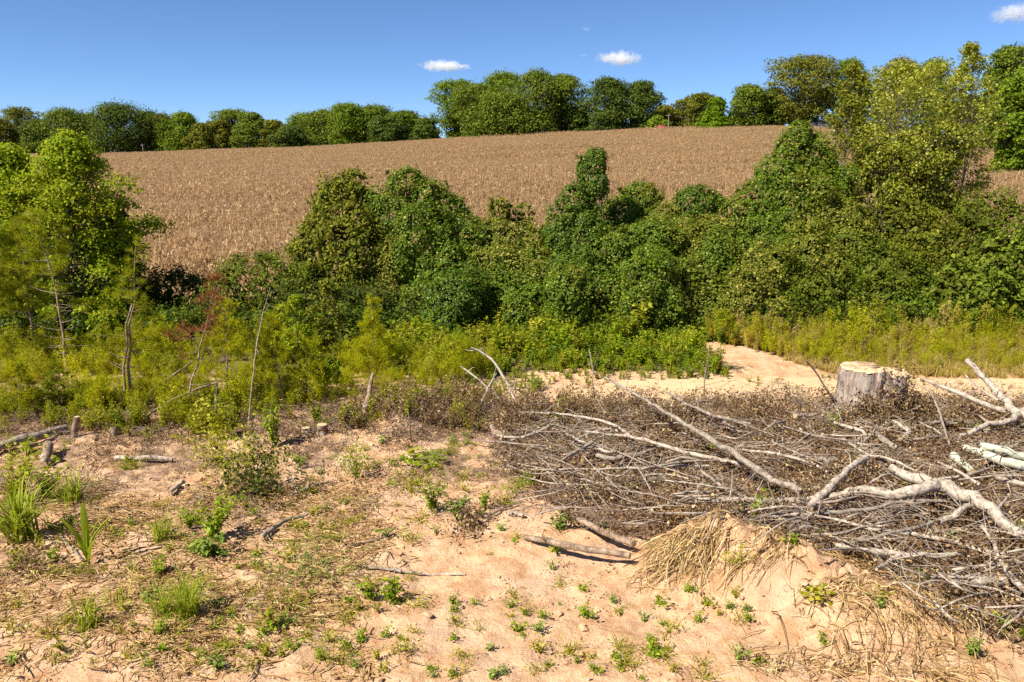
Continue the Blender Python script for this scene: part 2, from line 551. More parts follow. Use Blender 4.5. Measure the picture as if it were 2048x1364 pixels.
M['soil'] = mat_soil('orange_soil')
M['sand'] = mat_soil('sandy_track', True)


# ------------------------------------------------------------------ ground and track
def axis(a, b, step, out_lo, out_hi, grow=1.12):
    c = list(np.arange(a, b + 1e-6, step))
    s = step; x = b; hi = []
    while x < out_hi:
        s *= grow; x += s; hi.append(x)
    s = step; x = a; lo = []
    while x > out_lo:
        s *= grow; x -= s; lo.append(x)
    return np.array(lo[::-1] + c + hi)


gx = axis(-12.5, 12.5, .07, -1500, 1500, 1.10)
gy = np.concatenate([axis(6.6, 20.5, .07, -30, 20.5, 1.2), axis(20.5 + .1, 30, .2, 20.5 + .1, 30)[0:], ])
gy = np.concatenate([gy, np.arange(31, 60, 1.0), np.arange(60, 300, 3.0), np.geomspace(303, 3000, 30)])
X, Y = np.meshgrid(gx, gy)
Z = ground(X, Y)
nx_, ny_ = len(gx), len(gy)
ii = np.arange(nx_ * ny_).reshape(ny_, nx_)
gm = MB()
gm.quads(np.stack([X, Y, Z], -1), np.stack([ii[:-1, :-1], ii[:-1, 1:], ii[1:, 1:], ii[1:, :-1]], -1))
g = gm.obj('ground', M['soil'], smooth=True)
tag(g, kind='structure')


def ugrid(x, y):
    return 1024 + FPX * x / (np.maximum(y, 1) * CP + CAM_H * SP)


litter = brush_mask(X, Y)
Ug = ugrid(X, Y)
litter = np.maximum(litter, .75 * sstep(14.6, 15.6, Y) * (1 - sstep(900, 1050, Ug)) * (1 - sstep(17.4, 18.0, Y)) * sstep(.25, .5, fbm(X / 1.1, Y / .9, 58)))
litter = np.maximum(litter, .7 * sstep(11.5, 14.0, Y) * (1 - sstep(1050, 1200, Ug)) * (1 - sstep(16.9, 17.5, Y)) * sstep(.42, .6, fbm(X / 1.3, Y / 1.3, 51)))
litter = np.maximum(litter, .55 * (1 - sstep(450, 700, Ug)) * sstep(.45, .62, fbm(X / .9, Y / .9, 53)) * (1 - sstep(16.5, 17.3, Y)) * sstep(8.6, 9.6, Y))
veg = sstep(20.2, 21.2, Y + .8 * (fbm(X / 1.2, Y / 1.2, 55) - .5)) * 1.0
# clay slip running down from the hedge to the track
slip = np.exp(-((X - (5.6 + (24 - Y) * 0.75)) / 1.3) ** 2) * sstep(19, 20, Y) * (1 - sstep(24.0, 24.8, Y))
veg = np.clip(veg - 1.3 * slip, 0, 1)
veg = np.maximum(veg, sstep(28, 31, Y))
leftveg = (1 - sstep(1020, 1160, Ug)) * sstep(16.6, 17.4, Y) * .55 * sstep(.35, .6, fbm(X / 1.0, Y / 1.0, 57))
veg = np.maximum(veg, leftveg)
for nm, arr in (('litter', litter), ('veg', veg)):
    a = g.data.attributes.new(nm, 'FLOAT', 'POINT')
    a.data.foreach_set('value', arr.astype(np.float32).ravel())

# sandy track: a sheet just above the ground with ragged edges
rx = np.arange(1.0, 30.01, .12)
nr = 26
tt = np.linspace(0, 1, nr)
c = 18.55 + 0.25 * np.sin(rx / 6.0) + np.where(rx > 3, (rx - 3) * -0.03, 0)
w = 1.3 + np.clip((rx - 2) * 0.03, 0, 0.3)
lo = c - w + .35 * (fbm(rx / .8, rx * 0 + 3, 61) - .5) + .25 * (fbm(rx / .25, rx * 0 + 3, 62) - .5)
hi = c + w + .5 * (fbm(rx / .9, rx * 0 + 9, 63) - .5) + .3 * (fbm(rx / .3, rx * 0 + 5, 64) - .5)
RX, TT = np.meshgrid(rx, tt)
pinch = sstep(.9, 3.2, rx)
lo, hi = c + (lo - c) * (.15 + .85 * pinch), c + (hi - c) * (.15 + .85 * pinch)
RY = lo[None] + (hi - lo)[None] * TT
edge = np.minimum(TT, 1 - TT)
RZ = ground(RX, RY) + .012 * sstep(0, .06, edge) - .010 * (1 - sstep(0, .03, edge)) + .008
for cc in (.3, .7):                                        # shallow wheel ruts
    RZ = RZ - .006 * np.exp(-((TT - cc) / .07) ** 2)
ii = np.arange(RX.size).reshape(RX.shape)
rm_ = MB()
rm_.quads(np.stack([RX, RY, RZ], -1), np.stack([ii[:-1, :-1], ii[:-1, 1:], ii[1:, 1:], ii[1:, :-1]], -1))
tag(rm_.obj('dirt_road', M['sand'], smooth=True), kind='structure')


# ------------------------------------------------------------------ instanced stuff (geometry nodes)
PROTO = bpy.data.collections.new('plant_sources')          # not linked to the scene: sources only


def scatter(name, pts, rots, scl, protos, idx=None):
    """ONE object of uncountable stuff: prototypes instanced on points"""
    n = len(pts)
    me = bpy.data.meshes.new(name)
    me.vertices.add(n)
    me.vertices.foreach_set('co', np.asarray(pts, np.float32).ravel())
    a = me.attributes.new('rot', 'FLOAT_VECTOR', 'POINT'); a.data.foreach_set('vector', np.asarray(rots, np.float32).ravel())
    a = me.attributes.new('scl', 'FLOAT', 'POINT'); a.data.foreach_set('value', np.asarray(scl, np.float32))
    if idx is None:
        idx = R.integers(0, len(protos), n)
    a = me.attributes.new('pick', 'INT', 'POINT'); a.data.foreach_set('value', np.asarray(idx, np.int32))
    o = bpy.data.objects.new(name, me)
    COL.objects.link(o)
    col = bpy.data.collections.new(name + '_sources')
    for k, p in enumerate(protos):
        po = bpy.data.objects.new('%s_source_%02d' % (name, k), p)
        col.objects.link(po)
    ng = bpy.data.node_groups.new(name, 'GeometryNodeTree')
    ng.interface.new_socket('Geometry', in_out='INPUT', socket_type='NodeSocketGeometry')
    ng.interface.new_socket('Geometry', in_out='OUTPUT', socket_type='NodeSocketGeometry')
    N, L = ng.nodes, ng.links
    gi = N.new('NodeGroupInput'); go = N.new('NodeGroupOutput')
    ci = N.new('GeometryNodeCollectionInfo'); ci.inputs['Collection'].default_value = col
    ci.inputs['Separate Children'].default_value = True; ci.inputs['Reset Children'].default_value = True
    ip = N.new('GeometryNodeInstanceOnPoints'); ip.inputs['Pick Instance'].default_value = True
    def at(nm, t):
        q = N.new('GeometryNodeInputNamedAttribute'); q.data_type = t; q.inputs['Name'].default_value = nm
        return q.outputs[0]
    L.new(gi.outputs[0], ip.inputs['Points']); L.new(ci.outputs[0], ip.inputs['Instance'])
    L.new(at('pick', 'INT'), ip.inputs['Instance Index'])
    L.new(at('rot', 'FLOAT_VECTOR'), ip.inputs['Rotation'])
    L.new(at('scl', 'FLOAT'), ip.inputs['Scale'])
    L.new(ip.outputs[0], go.inputs[0])
    md = o.modifiers.new('scatter', 'NODES'); md.node_group = ng
    return o


# corn
def corn_clump(seed, n=22, size=1.5):
    rng = np.random.default_rng(seed)
    mb = MB()
    for k in range(n):
        x, y = rng.uniform(-size / 2, size / 2, 2)
        h = rng.uniform(1.75, 2.25)
        lean = rng.normal(size=2) * .12
        top = np.array([x + lean[0], y + lean[1], h])
        base = np.array([x, y, 0])
        mb.tubes(np.stack([base, (base + top) / 2, top]), np.array([.016, .014, .006]), 3, r=rng.uniform(.3, .8))
        m = 12
        s = rng.uniform(.3, 1.0, m)
        p0 = base + (top - base) * s[:, None]
        az = rng.uniform(0, 2 * np.pi, m)
        d = np.stack([np.cos(az), np.sin(az), np.zeros(m)], 1)
        l = rng.uniform(.22, .5, m)[:, None]
        p1 = p0 + d * l * .45 + np.array([0, 0, 1]) * l * rng.uniform(.1, .4, (m, 1))
        p2 = p0 + d * l * rng.uniform(.6, .9, (m, 1)) - np.array([0, 0, 1]) * l * rng.uniform(.1, .8, (m, 1))
        sd = np.stack([-np.sin(az), np.cos(az), rng.normal(size=m) * .5], 1) * .026
        V = np.stack([p0 - sd * .6, p0 + sd * .6, p1 + sd, p1 - sd, p2 + sd * .25, p2 - sd * .25], 1)
        Q = np.array([[0, 1, 2, 3], [3, 2, 4, 5]])[None] + (np.arange(m) * 6)[:, None, None]
        mb.quads(V, Q, np.repeat(rng.random(m), 2))
        # tassel
        tv = rng.normal(size=(4, 3)) * .5 + np.array([0, 0, 1.0])
        mb.needles(np.repeat(top[None], 4, 0), tv, np.full(4, .25), np.full(4, .025), r=rng.random(4), rng=rng)
    return mb.mesh('corn_clump', M['corn'])


step = 1.45
cx_, cy_ = np.meshgrid(np.arange(-215, 215, step), np.arange(33, 262, step))
cx_ = cx_.ravel() + R.normal(size=cx_.size) * .2; cy_ = cy_.ravel() + R.normal(size=cy_.size) * .2
uu = ugrid(cx_, cy_)
keep = (uu > -350) & (uu < 2400) & (cy_ < crest_y(cx_) + 3)
cx_, cy_ = cx_[keep], cy_[keep]
cz_ = ground(cx_, cy_, False) - .05
n = len(cx_)
rot = np.stack([R.normal(size=n) * .02, R.normal(size=n) * .02, R.uniform(0, 6.28, n)], 1)
hs = .78 + .44 * fbm(cx_ / 26, cy_ / 5, 81) + .05 * np.sin(cy_ / 2.9)
o = scatter('corn_crop', np.stack([cx_, cy_, cz_], 1), rot, hs, [corn_clump(100 + k) for k in range(6)])
tag(o, 'dry tan corn crop covering the whole hillside behind the green hedge', 'corn crop', kind='stuff')


# ------------------------------------------------------------------ clouds
def mat_cloud(name, seed, dens, cut):
    m, N, L = new_mat(name)
    tc = N.new('ShaderNodeTexCoord')
    ln = N.new('ShaderNodeVectorMath'); ln.operation = 'LENGTH'
    L.new(tc.outputs['Object'], ln.inputs[0])
    mp = N.new('ShaderNodeMapping'); mp.inputs['Location'].default_value = (seed, seed * 1.7, 0); mp.inputs['Scale'].default_value = (1.6, 1.3, .55)
    L.new(tc.outputs['Object'], mp.inputs[0])
    nz = N.new('ShaderNodeTexNoise'); nz.inputs['Scale'].default_value = 2.2; nz.inputs['Detail'].default_value = 5; nz.inputs['Roughness'].default_value = .6
    L.new(mp.outputs[0], nz.inputs['Vector'])
    a = N.new('ShaderNodeMath'); a.operation = 'MULTIPLY_ADD'; a.inputs[1].default_value = 2.2; a.inputs[2].default_value = -1.1 + cut
    L.new(nz.outputs[0], a.inputs[0])
    s = N.new('ShaderNodeMath'); s.operation = 'SUBTRACT'
    L.new(a.outputs[0], s.inputs[0]); L.new(ln.outputs['Value'], s.inputs[1])
    c = N.new('ShaderNodeMath'); c.operation = 'MULTIPLY'; c.inputs[1].default_value = dens; c.use_clamp = False
    mx = N.new('ShaderNodeMath'); mx.operation = 'MAXIMUM'; mx.inputs[1].default_value = 0
    L.new(s.outputs[0], mx.inputs[0]); L.new(mx.outputs[0], c.inputs[0])
    v = N.new('ShaderNodeVolumePrincipled'); v.inputs['Color'].default_value = (1, 1, 1, 1); v.inputs['Anisotropy'].default_value = .2
    L.new(c.outputs[0], v.inputs['Density'])
    out = N.new('ShaderNodeOutputMaterial'); L.new(v.outputs[0], out.inputs['Volume'])
    m.cycles.volume_sampling = 'DISTANCE' if hasattr(m.cycles, 'volume_sampling') else m.cycles.volume_sampling
    return m


def cloud(u, v, wpx, hpx, label, seed, dens=.08, cut=.75, D=3200):
    import bmesh
    bm = bmesh.new()
    bmesh.ops.create_icosphere(bm, subdivisions=2, radius=1.0)
    me = bpy.data.meshes.new('cloud'); bm.to_mesh(me); bm.free()
    o = bpy.data.objects.new('cloud', me)
    COL.objects.link(o)
    o.location = PD(u, v, D)
    k = px2m(D)
    o.scale = (wpx * k * .5, wpx * k * .35, hpx * k * .5)
    me.materials.append(mat_cloud('cloud_vapour', seed, dens, cut))
    tag(o, label, 'cloud', 'small fair weather clouds')


cloud(888, 132, 118, 26, 'small flat white cloud left of the tallest hilltop trees', 1.3)
cloud(1238, 117, 110, 34, 'small puffy white cloud above the dark hilltop oaks', 4.1)
cloud(2030, 26, 120, 44, 'hazy white cloud at the top right corner', 7.7, .045)
cloud(1172, 58, 26, 9, 'tiny cloud wisp high in the middle of the sky', 9.2, .03)
cloud(1168, 111, 22, 8, 'tiny cloud wisp left of the puffy cloud', 12.5, .03)


# ------------------------------------------------------------------ trees
def crown_tree(name, base, H, W, mat, label, cat='tree', group=None, seed=0, nclump=26, nleaf=3200, leaf=.42, low=.08,
               prof=None, trunk='tree_trunk', clump_r=.2, density_gap=0.0, jit=.7, tr_r=None, depth=1.0, flat=.75, fill=.26, fillr=.31, limb=1.0, tri=False, lumpy=1.0):
    rng = np.random.default_rng(seed + 1000)
    root = empty(name, base, label, cat, group)
    prof = prof or [(0, .45), (.2, .82), (.45, 1.0), (.7, .85), (.88, .55), (1, .2)]
    ps, pr = zip(*prof)
    s = np.clip((np.arange(nclump) + rng.uniform(.1, .9, nclump)) / nclump, 0, 1)
    az = rng.uniform(0, 2 * np.pi, nclump)
    cr = W * clump_r * rng.uniform(.55, 1.5, nclump)
    ph = rng.uniform(0, 6.28, 3)
    rr = np.maximum(np.interp(s, ps, pr) * W / 2 - cr * .75, 0) * np.sqrt(rng.uniform(.25, 1.0, nclump)) * (1 + .28 * np.sin(az + ph[0] + 3 * s) + .2 * np.sin(2 * az + ph[1] + 7 * s))
    zz = low * H + (H * (1 - low)) * s
    zz = np.minimum(zz, H - cr * flat * .9)
    zz = np.maximum(zz, cr * flat * .8)
    C = np.stack([rr * np.cos(az), rr * np.sin(az) * depth, zz], 1)
    # trunk and limbs
    tr_r = tr_r or max(.02 * H, .03)
    tb = MB()
    lean = rng.normal(size=2) * .03 * H
    tp = np.array([[0, 0, -.15], [lean[0] * .3, lean[1] * .3, H * .3], [lean[0], lean[1], H * .62], [lean[0] * 1.2, lean[1] * 1.2, H * .88]])
    tb.tubes(tp, np.array([tr_r * 1.25, tr_r * .85, tr_r * .5, tr_r * .12]), 7)
    t0 = np.clip(C[:, 2] / H - rng.uniform(.12, .3, nclump), .12, .8) * H
    tx = np.interp(t0, tp[:, 2], tp[:, 0]); ty = np.interp(t0, tp[:, 2], tp[:, 1])
    S = np.stack([tx, ty, t0], 1)
    mid = S * .5 + C * .5 + np.array([0, 0, -1]) * cr[:, None] * .3 + rng.normal(size=C.shape) * .12 * cr[:, None]
    tb.tubes(np.stack([S, mid, C], 1), np.stack([np.full(nclump, tr_r * .4), np.full(nclump, tr_r * .26), np.full(nclump, tr_r * .1)], 1) * limb, 4 if nclump > 90 else 5)
    tb.obj('trunk', M[trunk], root, smooth=True)
    # leaves
    w8 = cr ** 2; cnt = np.maximum((nleaf * w8 / w8.sum()).astype(int), 8)
    ci = np.repeat(np.arange(nclump), cnt)
    d = unit(rng.normal(size=(len(ci), 3)))
    d[:, 2] = np.where(d[:, 2] < -.3, -d[:, 2], d[:, 2])
    lump = 1 + lumpy * .22 * np.sin(d[:, 0] * 5 + ci) * np.sin(d[:, 1] * 5 + ci * 2.1) + .12 * np.sin(d[:, 2] * 9 + ci)
    rad = np.clip(1 - np.abs(rng.normal(size=len(ci))) * .28, .15, 1) * lump
    pos = C[ci] + d * (cr[ci] * rad)[:, None] * np.array([1, depth if depth < 1 else 1, flat])
    pos[:, 2] = np.maximum(pos[:, 2], .02)
    lb = MB()
    lb.leaves(pos, d + np.array([0, 0, .35]), leaf, .75, jit, .1, rng=rng, tri=tri)
    m = int(nleaf * fill)
    s_ = rng.uniform(.02, .93, m); a_ = rng.uniform(0, 2 * np.pi, m)
    r_ = np.interp(s_, ps, pr) * W * fillr * np.sqrt(rng.random(m))
    z_ = low * H + H * (1 - low) * s_
    lb.leaves(np.stack([r_ * np.cos(a_), r_ * np.sin(a_) * depth, z_], 1), np.array([[-.2, -.3, .7]] * m), leaf * 1.15, .75, .8, .1, rng=rng, tri=tri)
    # stray sprigs breaking the outline
    m = int(nleaf * .02)
    ci = rng.integers(0, nclump, m)
    d = unit(rng.normal(size=(m, 3)) + np.array([0, 0, .4]))
    lb.leaves(C[ci] + d * (cr[ci] * rng.uniform(.95, 1.12, m))[:, None], d, leaf * .8, .6, jit, rng=rng, tri=tri)
    lb.obj('crown', M[mat], root)
    return root


# far tree line: column, top row, width px, distance behind crest, leaf colour, label
ROUND = None
CONE = [(0, .75), (.15, 1.0), (.45, .72), (.75, .4), (1, .08)]
OVAL = [(0, .55), (.2, .9), (.5, 1.0), (.8, .75), (1, .25)]
TALL = [(0, .6), (.25, .85), (.6, 1.0), (.85, .75), (1, .3)]
UMB = [(0, .3), (.25, .6), (.55, 1.0), (.8, .9), (1, .4)]
far = [
    (2, 236, 80, 14, 'olive', ROUND, 'dull olive tree at the far left end of the hilltop tree line'),
    (45, 214, 84, 34, 'olive', UMB, 'airy pale tree poking above the left end of the tree line'),
    (78, 240, 70, 10, 'oak_dark', ROUND, 'low dark tree between the airy tree and the round olive one, far left'),
    (128, 216, 112, 8, 'oak', ROUND, 'broad round olive-green tree second left of the largest dark oak'),
    (182, 226, 76, 22, 'oak', ROUND, 'half-hidden green tree just left of the largest dark oak'),
    (240, 205, 140, 6, 'oak_dark', ROUND, 'largest dark green oak in the left tree line'),
    (300, 222, 70, 26, 'oak', OVAL, 'mid-green tree against the right shoulder of the dark left oak'),
    (328, 228, 84, 14, 'olive', ROUND, 'olive tree with thin crown right of the dark left oak'),
    (368, 224, 84, 10, 'bright', OVAL, 'fresh green tree in the middle of the left tree line'),
    (402, 246, 64, 4, 'olive', CONE, 'conical yellow-olive tree in front of the grey-brown one'),
    (440, 238, 64, 16, 'olive', ROUND, 'grey-brown thinning tree in the left tree line'),
    (470, 219, 84, 24, 'oak', UMB, 'tall airy green tree behind the dense oval one'),
    (507, 225, 66, 8, 'oak', OVAL, 'dense oval dark green tree left of the dip in the tree line'),
    (548, 240, 60, 6, 'olive', OVAL, 'low olive-yellow tree at the dip in the tree line'),
    (578, 250, 66, 3, 'oak_dark', ROUND, 'dark bushy tree at the foot of the dip in the tree line'),
    (610, 226, 84, 22, 'bright', ROUND, 'light green tree right of the dip in the tree line'),
    (652, 219, 96, 16, 'oak', ROUND, 'rounded green tree left of the bright pointed one'),
    (697, 206, 84, 8, 'bright', TALL, 'bright green tree with the highest top left of the big clump'),
    (745, 210, 96, 16, 'oak', ROUND, 'broad mid-green tree right of the bright pointed one'),
    (772, 232, 72, 4, 'oak_dark', ROUND, 'dark tree below the broad mid-green one'),
    (815, 221, 80, 14, 'oak', ROUND, 'brownish olive tree next to the big tree clump'),
    (852, 236, 60, 5, 'oak_dark', ROUND, 'small dark tree touching the left side of the big clump'),
    (912, 158, 92, 16, 'bright', UMB, 'airy light tree at the left edge of the big hilltop clump'),
    (955, 166, 96, 8, 'oak', TALL, 'green tree second from the left in the big hilltop clump'),
    (1005, 143, 110, 16, 'bright', TALL, 'tall bright tree behind the middle of the big hilltop clump'),
    (1000, 186, 120, 3, 'oak', TALL, 'lower dense tree at the front of the big hilltop clump'),
    (1072, 139, 130, 6, 'oak', TALL, 'tallest and broadest tree of the big hilltop clump'),
    (1122, 149, 86, 12, 'oak', TALL, 'right-hand tree of the big hilltop clump'),
    (1160, 214, 60, 10, 'oak_dark', ROUND, 'low dark tree in the gap between the big clump and the dark oaks'),
    (1216, 155, 100, 5, 'oak_dark', TALL, 'left one of the two dark blue-green hilltop oaks'),
    (1278, 162, 84, 8, 'oak_dark', TALL, 'right one of the two dark blue-green hilltop oaks'),
    (1326, 211, 66, 22, 'olive', ROUND, 'small yellow-olive tree right of the dark oaks'),
    (1312, 231, 36, 2, 'bright', ROUND, 'little bright green bush beside the red roof'),
    (1362, 214, 70, 30, 'oak_dark', ROUND, 'grey-green tree behind the utility pole'),
    (1398, 187, 80, 16, 'olive', UMB, 'thin airy tree left of the pointed cedar'),
    (1429, 194, 66, 2, 'cedar', CONE, 'pointed bright green cedar on the field edge'),
    (1492, 170, 92, 5, 'oak', OVAL, 'dense rounded green tree right of the cedar'),
    (1545, 176, 70, 10, 'oak_dark', ROUND, 'dark green tree between the rounded tree and the tall brownish oak'),
    (1604, 109, 128, 6, 'olive', UMB, 'tall brownish oak with visible limbs left of the pale tree'),
    (1690, 116, 100, 14, 'oak', ROUND, 'green tree peeping over the left shoulder of the pale tree'),
    (1788, 117, 116, 10, 'rust', ROUND, 'rusty-topped tree peeping over the middle of the pale tree'),
    (1852, 119, 90, 16, 'oak', ROUND, 'green-topped tree behind the highest sprig of the pale tree'),
    (1935, 190, 80, 8, 'oak_dark', ROUND, 'low dark tree beside the white house at right'),
]
for k, (u, v, w, back, mt, prof, lab) in enumerate(far):
    # find base on the hill behind the crest
    d = ray(u, 270)
    D = 210.0
    for _ in range(6):
        x = d[0] / d[1] * D
        D = float(crest_y(x)) + back
    x = d[0] / d[1] * D
    z = float(ground(x, D, False))
    top = PD(u, v, D)
    H = top[2] - z
    W = w * px2m(D, z + H / 2) * 1.36
    crown_tree('hilltop_tree', (x, D, z - .1), H, W, mt, lab, 'tree', 'trees along the hilltop', seed=k, nclump=70 if w > 80 else 46,
               nleaf=int(6400 + 70 * w), leaf=.47, tri=True, lumpy=.5, jit=.55, low=0.0, prof=prof, clump_r=.13 if prof is UMB else .155, tr_r=.18 + .004 * w)

# nearer big trees at the right end of the field
for k, (u, v, w, D, mt, lab, nl) in enumerate([
        (1995, 90, 130, 120, 'oak', 'tall oak with brown-green top at the right edge behind the pale tree', 6500),
        (2062, 118, 150, 92, 'bright', 'bright green tree cut off by the right edge above the field', 7500),
        (2030, 225, 96, 88, 'bright', 'low bright green tree at the right edge touching the corn', 4500)]):
    x = PD(u, 300, D)[0]
    z = float(ground(x, D, False))
    H = PD(u, v, D)[2] - z
    W = w * px2m(D, z + H / 2) * 1.1
    crown_tree('field_edge_tree', (x, D, z - .1), H, W, mt, lab, 'tree', None, seed=300 + k, nclump=90, nleaf=int(nl * 2.4), leaf=.34, tri=True, lumpy=.6, low=.0, clump_r=.14, prof=TALL)


# ------------------------------------------------------------------ far buildings and poles
def box_v(x0, x1, y0, y1, z0, z1):
    V = np.array([(x0, y0, z0), (x1, y0, z0), (x1, y1, z0), (x0, y1, z0), (x0, y0, z1), (x1, y0, z1), (x1, y1, z1), (x0, y1, z1)])
    Q = [(0, 3, 2, 1), (4, 5, 6, 7), (0, 1, 5, 4), (1, 2, 6, 5), (2, 3, 7, 6), (3, 0, 4, 7)]
    return V, Q


def cottage(name, u, vtop, wpx, D, wallc, roofc, label, cat):
    x = PD(u, 260, D)[0]
    z = float(ground(x, D, False))
    H = PD(u, vtop, D)[2] - z
    W = wpx * px2m(D, z + 3)
    root = empty(name, (x, D, z), label, cat)
    eh = H * .62
    dp = 5.0
    mw = mat_plain(name + '_wall', wallc, .7, .1, 2); mr = mat_plain(name + '_roof', roofc, .6, .12, 3)
    mg = mat_plain(name + '_glass', (.03, .035, .04), .2, .1)
    mb = MB(); V, Q = box_v(-W / 2, W / 2, 0, dp, 0, eh); mb.quads(V, Q)
    mb.tris([(-W / 2, 0, eh), (-W / 2, dp, eh), (-W / 2, dp / 2, H - .1), (W / 2, 0, eh), (W / 2, dp, eh), (W / 2, dp / 2, H - .1)], [(0, 1, 2), (3, 5, 4)])
    mb.obj('wall', mw, root)
    mb = MB()
    o = .35
    for s in (0, 1):
        y0, y1 = (-o, dp / 2) if s == 0 else (dp + o, dp / 2)
        zt = .12
        e = eh - o * (H - eh) / (dp / 2)
        V = [(-W / 2 - o, y0, e), (W / 2 + o, y0, e), (W / 2 + o, y1, H), (-W / 2 - o, y1, H),
             (-W / 2 - o, y0, e + zt), (W / 2 + o, y0, e + zt), (W / 2 + o, y1, H + zt), (-W / 2 - o, y1, H + zt)]
        mb.quads(V, [(0, 3, 2, 1), (4, 5, 6, 7), (0, 1, 5, 4), (1, 2, 6, 5), (2, 3, 7, 6), (3, 0, 4, 7)])
    mb.obj('roof', mr, root)
    for fx in (-.28, .28):
        mb = MB(); V, Q = box_v(W * fx - .5, W * fx + .5, -.04, .02, eh * .35, eh * .85); mb.quads(V, Q); mb.obj('window', mg, root)
    mb = MB(); V, Q = box_v(-.45, .45, -.05, .02, .02, eh * .8); mb.quads(V, Q); mb.obj('door', mg, root)
    return root


cottage('shed', 1327, 248, 15, 208, (.16, .05, .045), (.24, .05, .05), 'small red-roofed shed just showing above the corn beside the pole', 'shed')
cottage('farmhouse', 1642, 241, 30, 196, (.26, .22, .19), (.10, .09, .085), 'weathered grey farmhouse glimpsed left of the pale tree', 'house')
cottage('farmhouse', 1966, 246, 22, 170, (.80, .80, .80), (.7, .71, .73), 'white house glimpsed through the trees at right', 'house')
for (u, v0, D, lab, rr) in [(1336, 227, 206, 'slender utility pole beside the red-roofed shed', .12),
                            (283, 287, 240, 'short pale post at the foot of the left tree line', .14)]:
    x = PD(u, 270, D)[0]; z = float(ground(x, D, False)); H = PD(u, v0, D)[2] - z
    root = empty('utility_pole', (x, D, z), lab, 'pole')
    MB().tubes(np.array([[0, 0, -.3], [0, 0, H * .5], [0.02, 0, H]]), np.array([rr * 1.2, rr, rr * .8]), 8, cap=True).obj('shaft', M['pale_trunk'], root, smooth=True)
    V, Q = box_v(-.7, .7, -.06, .06, H - .55, H - .43)
    MB().quads(V, Q).obj('crossarm', M['pale_trunk'], root)


# ------------------------------------------------------------------ hedge of vines, bushes and saplings
def shell(mb, ells, dens, leaf, rng, lump=.12, jit=.44, drop_back=.75, aspect=.8, droop=.35, depth=.10, zmin=0.0, sparse=0.0):
    """leaves over the union of ellipsoids (centre, radii)"""
    C = np.array([e[0] for e in ells]); RD = np.array([e[1] for e in ells])
    for k in range(len(ells)):
        a, b, c = RD[k]
        area = 4 * np.pi * (((a * b) ** 1.6 + (a * c) ** 1.6 + (b * c) ** 1.6) / 3) ** (1 / 1.6)
        N = int(area * dens)
        d = unit(rng.normal(size=(N, 3)))
        th = np.arctan2(d[:, 1], d[:, 0])
        pos0 = C[k] + d * RD[k]
        l = 1 + .16 * (fbm(pos0[:, 0] * 1.9 + pos0[:, 1] * 1.3, pos0[:, 2] * 1.9 - pos0[:, 1] * .9, 93, 3) - .5) * 2 + lump * (np.sin(3 * th + k * 1.7 + 4 * d[:, 2]) * .6 + np.sin(7 * th - 6 * d[:, 2] + k) * .4 + np.sin(9 * d[:, 2] + 5 * th + k) * .4)
        rad = l * (1 - np.abs(rng.normal(size=N)) * depth)
        pos = C[k] + d * RD[k] * rad[:, None]
        nr = unit(d / RD[k])
        gz = ground(pos[:, 0], pos[:, 1], False)
        ok = pos[:, 2] > gz + zmin
        ok &= ~((nr[:, 1] > .35) & (rng.random(N) < drop_back))
        for j in range(len(ells)):
            if j != k:
                q = np.sum(((pos - C[j]) / RD[j]) ** 2, 1)
                ok &= ~((q < .66) & (rng.random(N) < .96))
        if sparse:
            ok &= fbm(pos[:, 0] * 1.6 + pos[:, 1], pos[:, 2] * 1.6 + k, 91) > sparse
        hole = fbm(pos[:, 0] * 2.3 + pos[:, 1] * 1.1, pos[:, 2] * 2.3 + pos[:, 1] * .7, 95, 2)
        ok &= ~((hole < .33) & (rng.random(N) < .7))
        mb.leaves(pos[ok], nr[ok] + np.array([-.15, -.1, .55]), leaf * rng.choice([.7, 1.0, 1.35], int(ok.sum()), p=[.35, .45, .2]), aspect, jit, droop, rng=rng)
        # loose shoots reaching out of the cover
        idx = np.where(ok & (nr[:, 1] < .3))[0]
        m = int(len(idx) * .012)
        if m:
            pk = rng.choice(idx, m)
            d2 = unit(nr[pk] + np.array([0, 0, .7]) + rng.normal(size=(m, 3)) * .45)
            ln = rng.uniform(.12, .45, m)
            t = rng.uniform(0, 1, (m, 9))
            q = pos[pk][:, None, :] + d2[:, None, :] * (t * ln[:, None])[..., None]
            q[..., 2] -= .25 * (t * ln[:, None]) ** 2
            q = q.reshape(-1, 3) + rng.normal(size=(m * 9, 3)) * .03
            mb.leaves(q, np.repeat(nr[pk], 9, 0) + np.array([-.15, -.2, .6]), leaf * .9, aspect, .7, droop, rng=rng)
    return mb


def ell(u, v, D, ru, rv, rd):
    c = PD(u, v, D)
    k = px2m(D, c[2])
    return (c, np.array([ru * k, rd, rv * k]))


def stems(mb, ells, rng, n=10, r=.035):
    """tangled stems from the ground up into the leaf cover"""
    for (c, rd) in ells:
        x = c[0] + rng.uniform(-.6, .6, n) * rd[0]; y = c[1] + rng.uniform(-.5, .5, n) * rd[1]
        gz = ground(x, y, False)
        top = np.stack([c[0] + rng.uniform(-.7, .7, n) * rd[0], c[1] + rng.uniform(-.6, .6, n) * rd[1], c[2] + rng.uniform(-.3, .75, n) * rd[2]], 1)
        b = np.stack([x, y, gz - .05], 1)
        m = (b + top) / 2 + rng.normal(size=(n, 3)) * .15
        mb.tubes(np.stack([b, m, top], 1), np.stack([np.full(n, r), np.full(n, r * .7), np.full(n, r * .3)], 1), 5)
    return mb


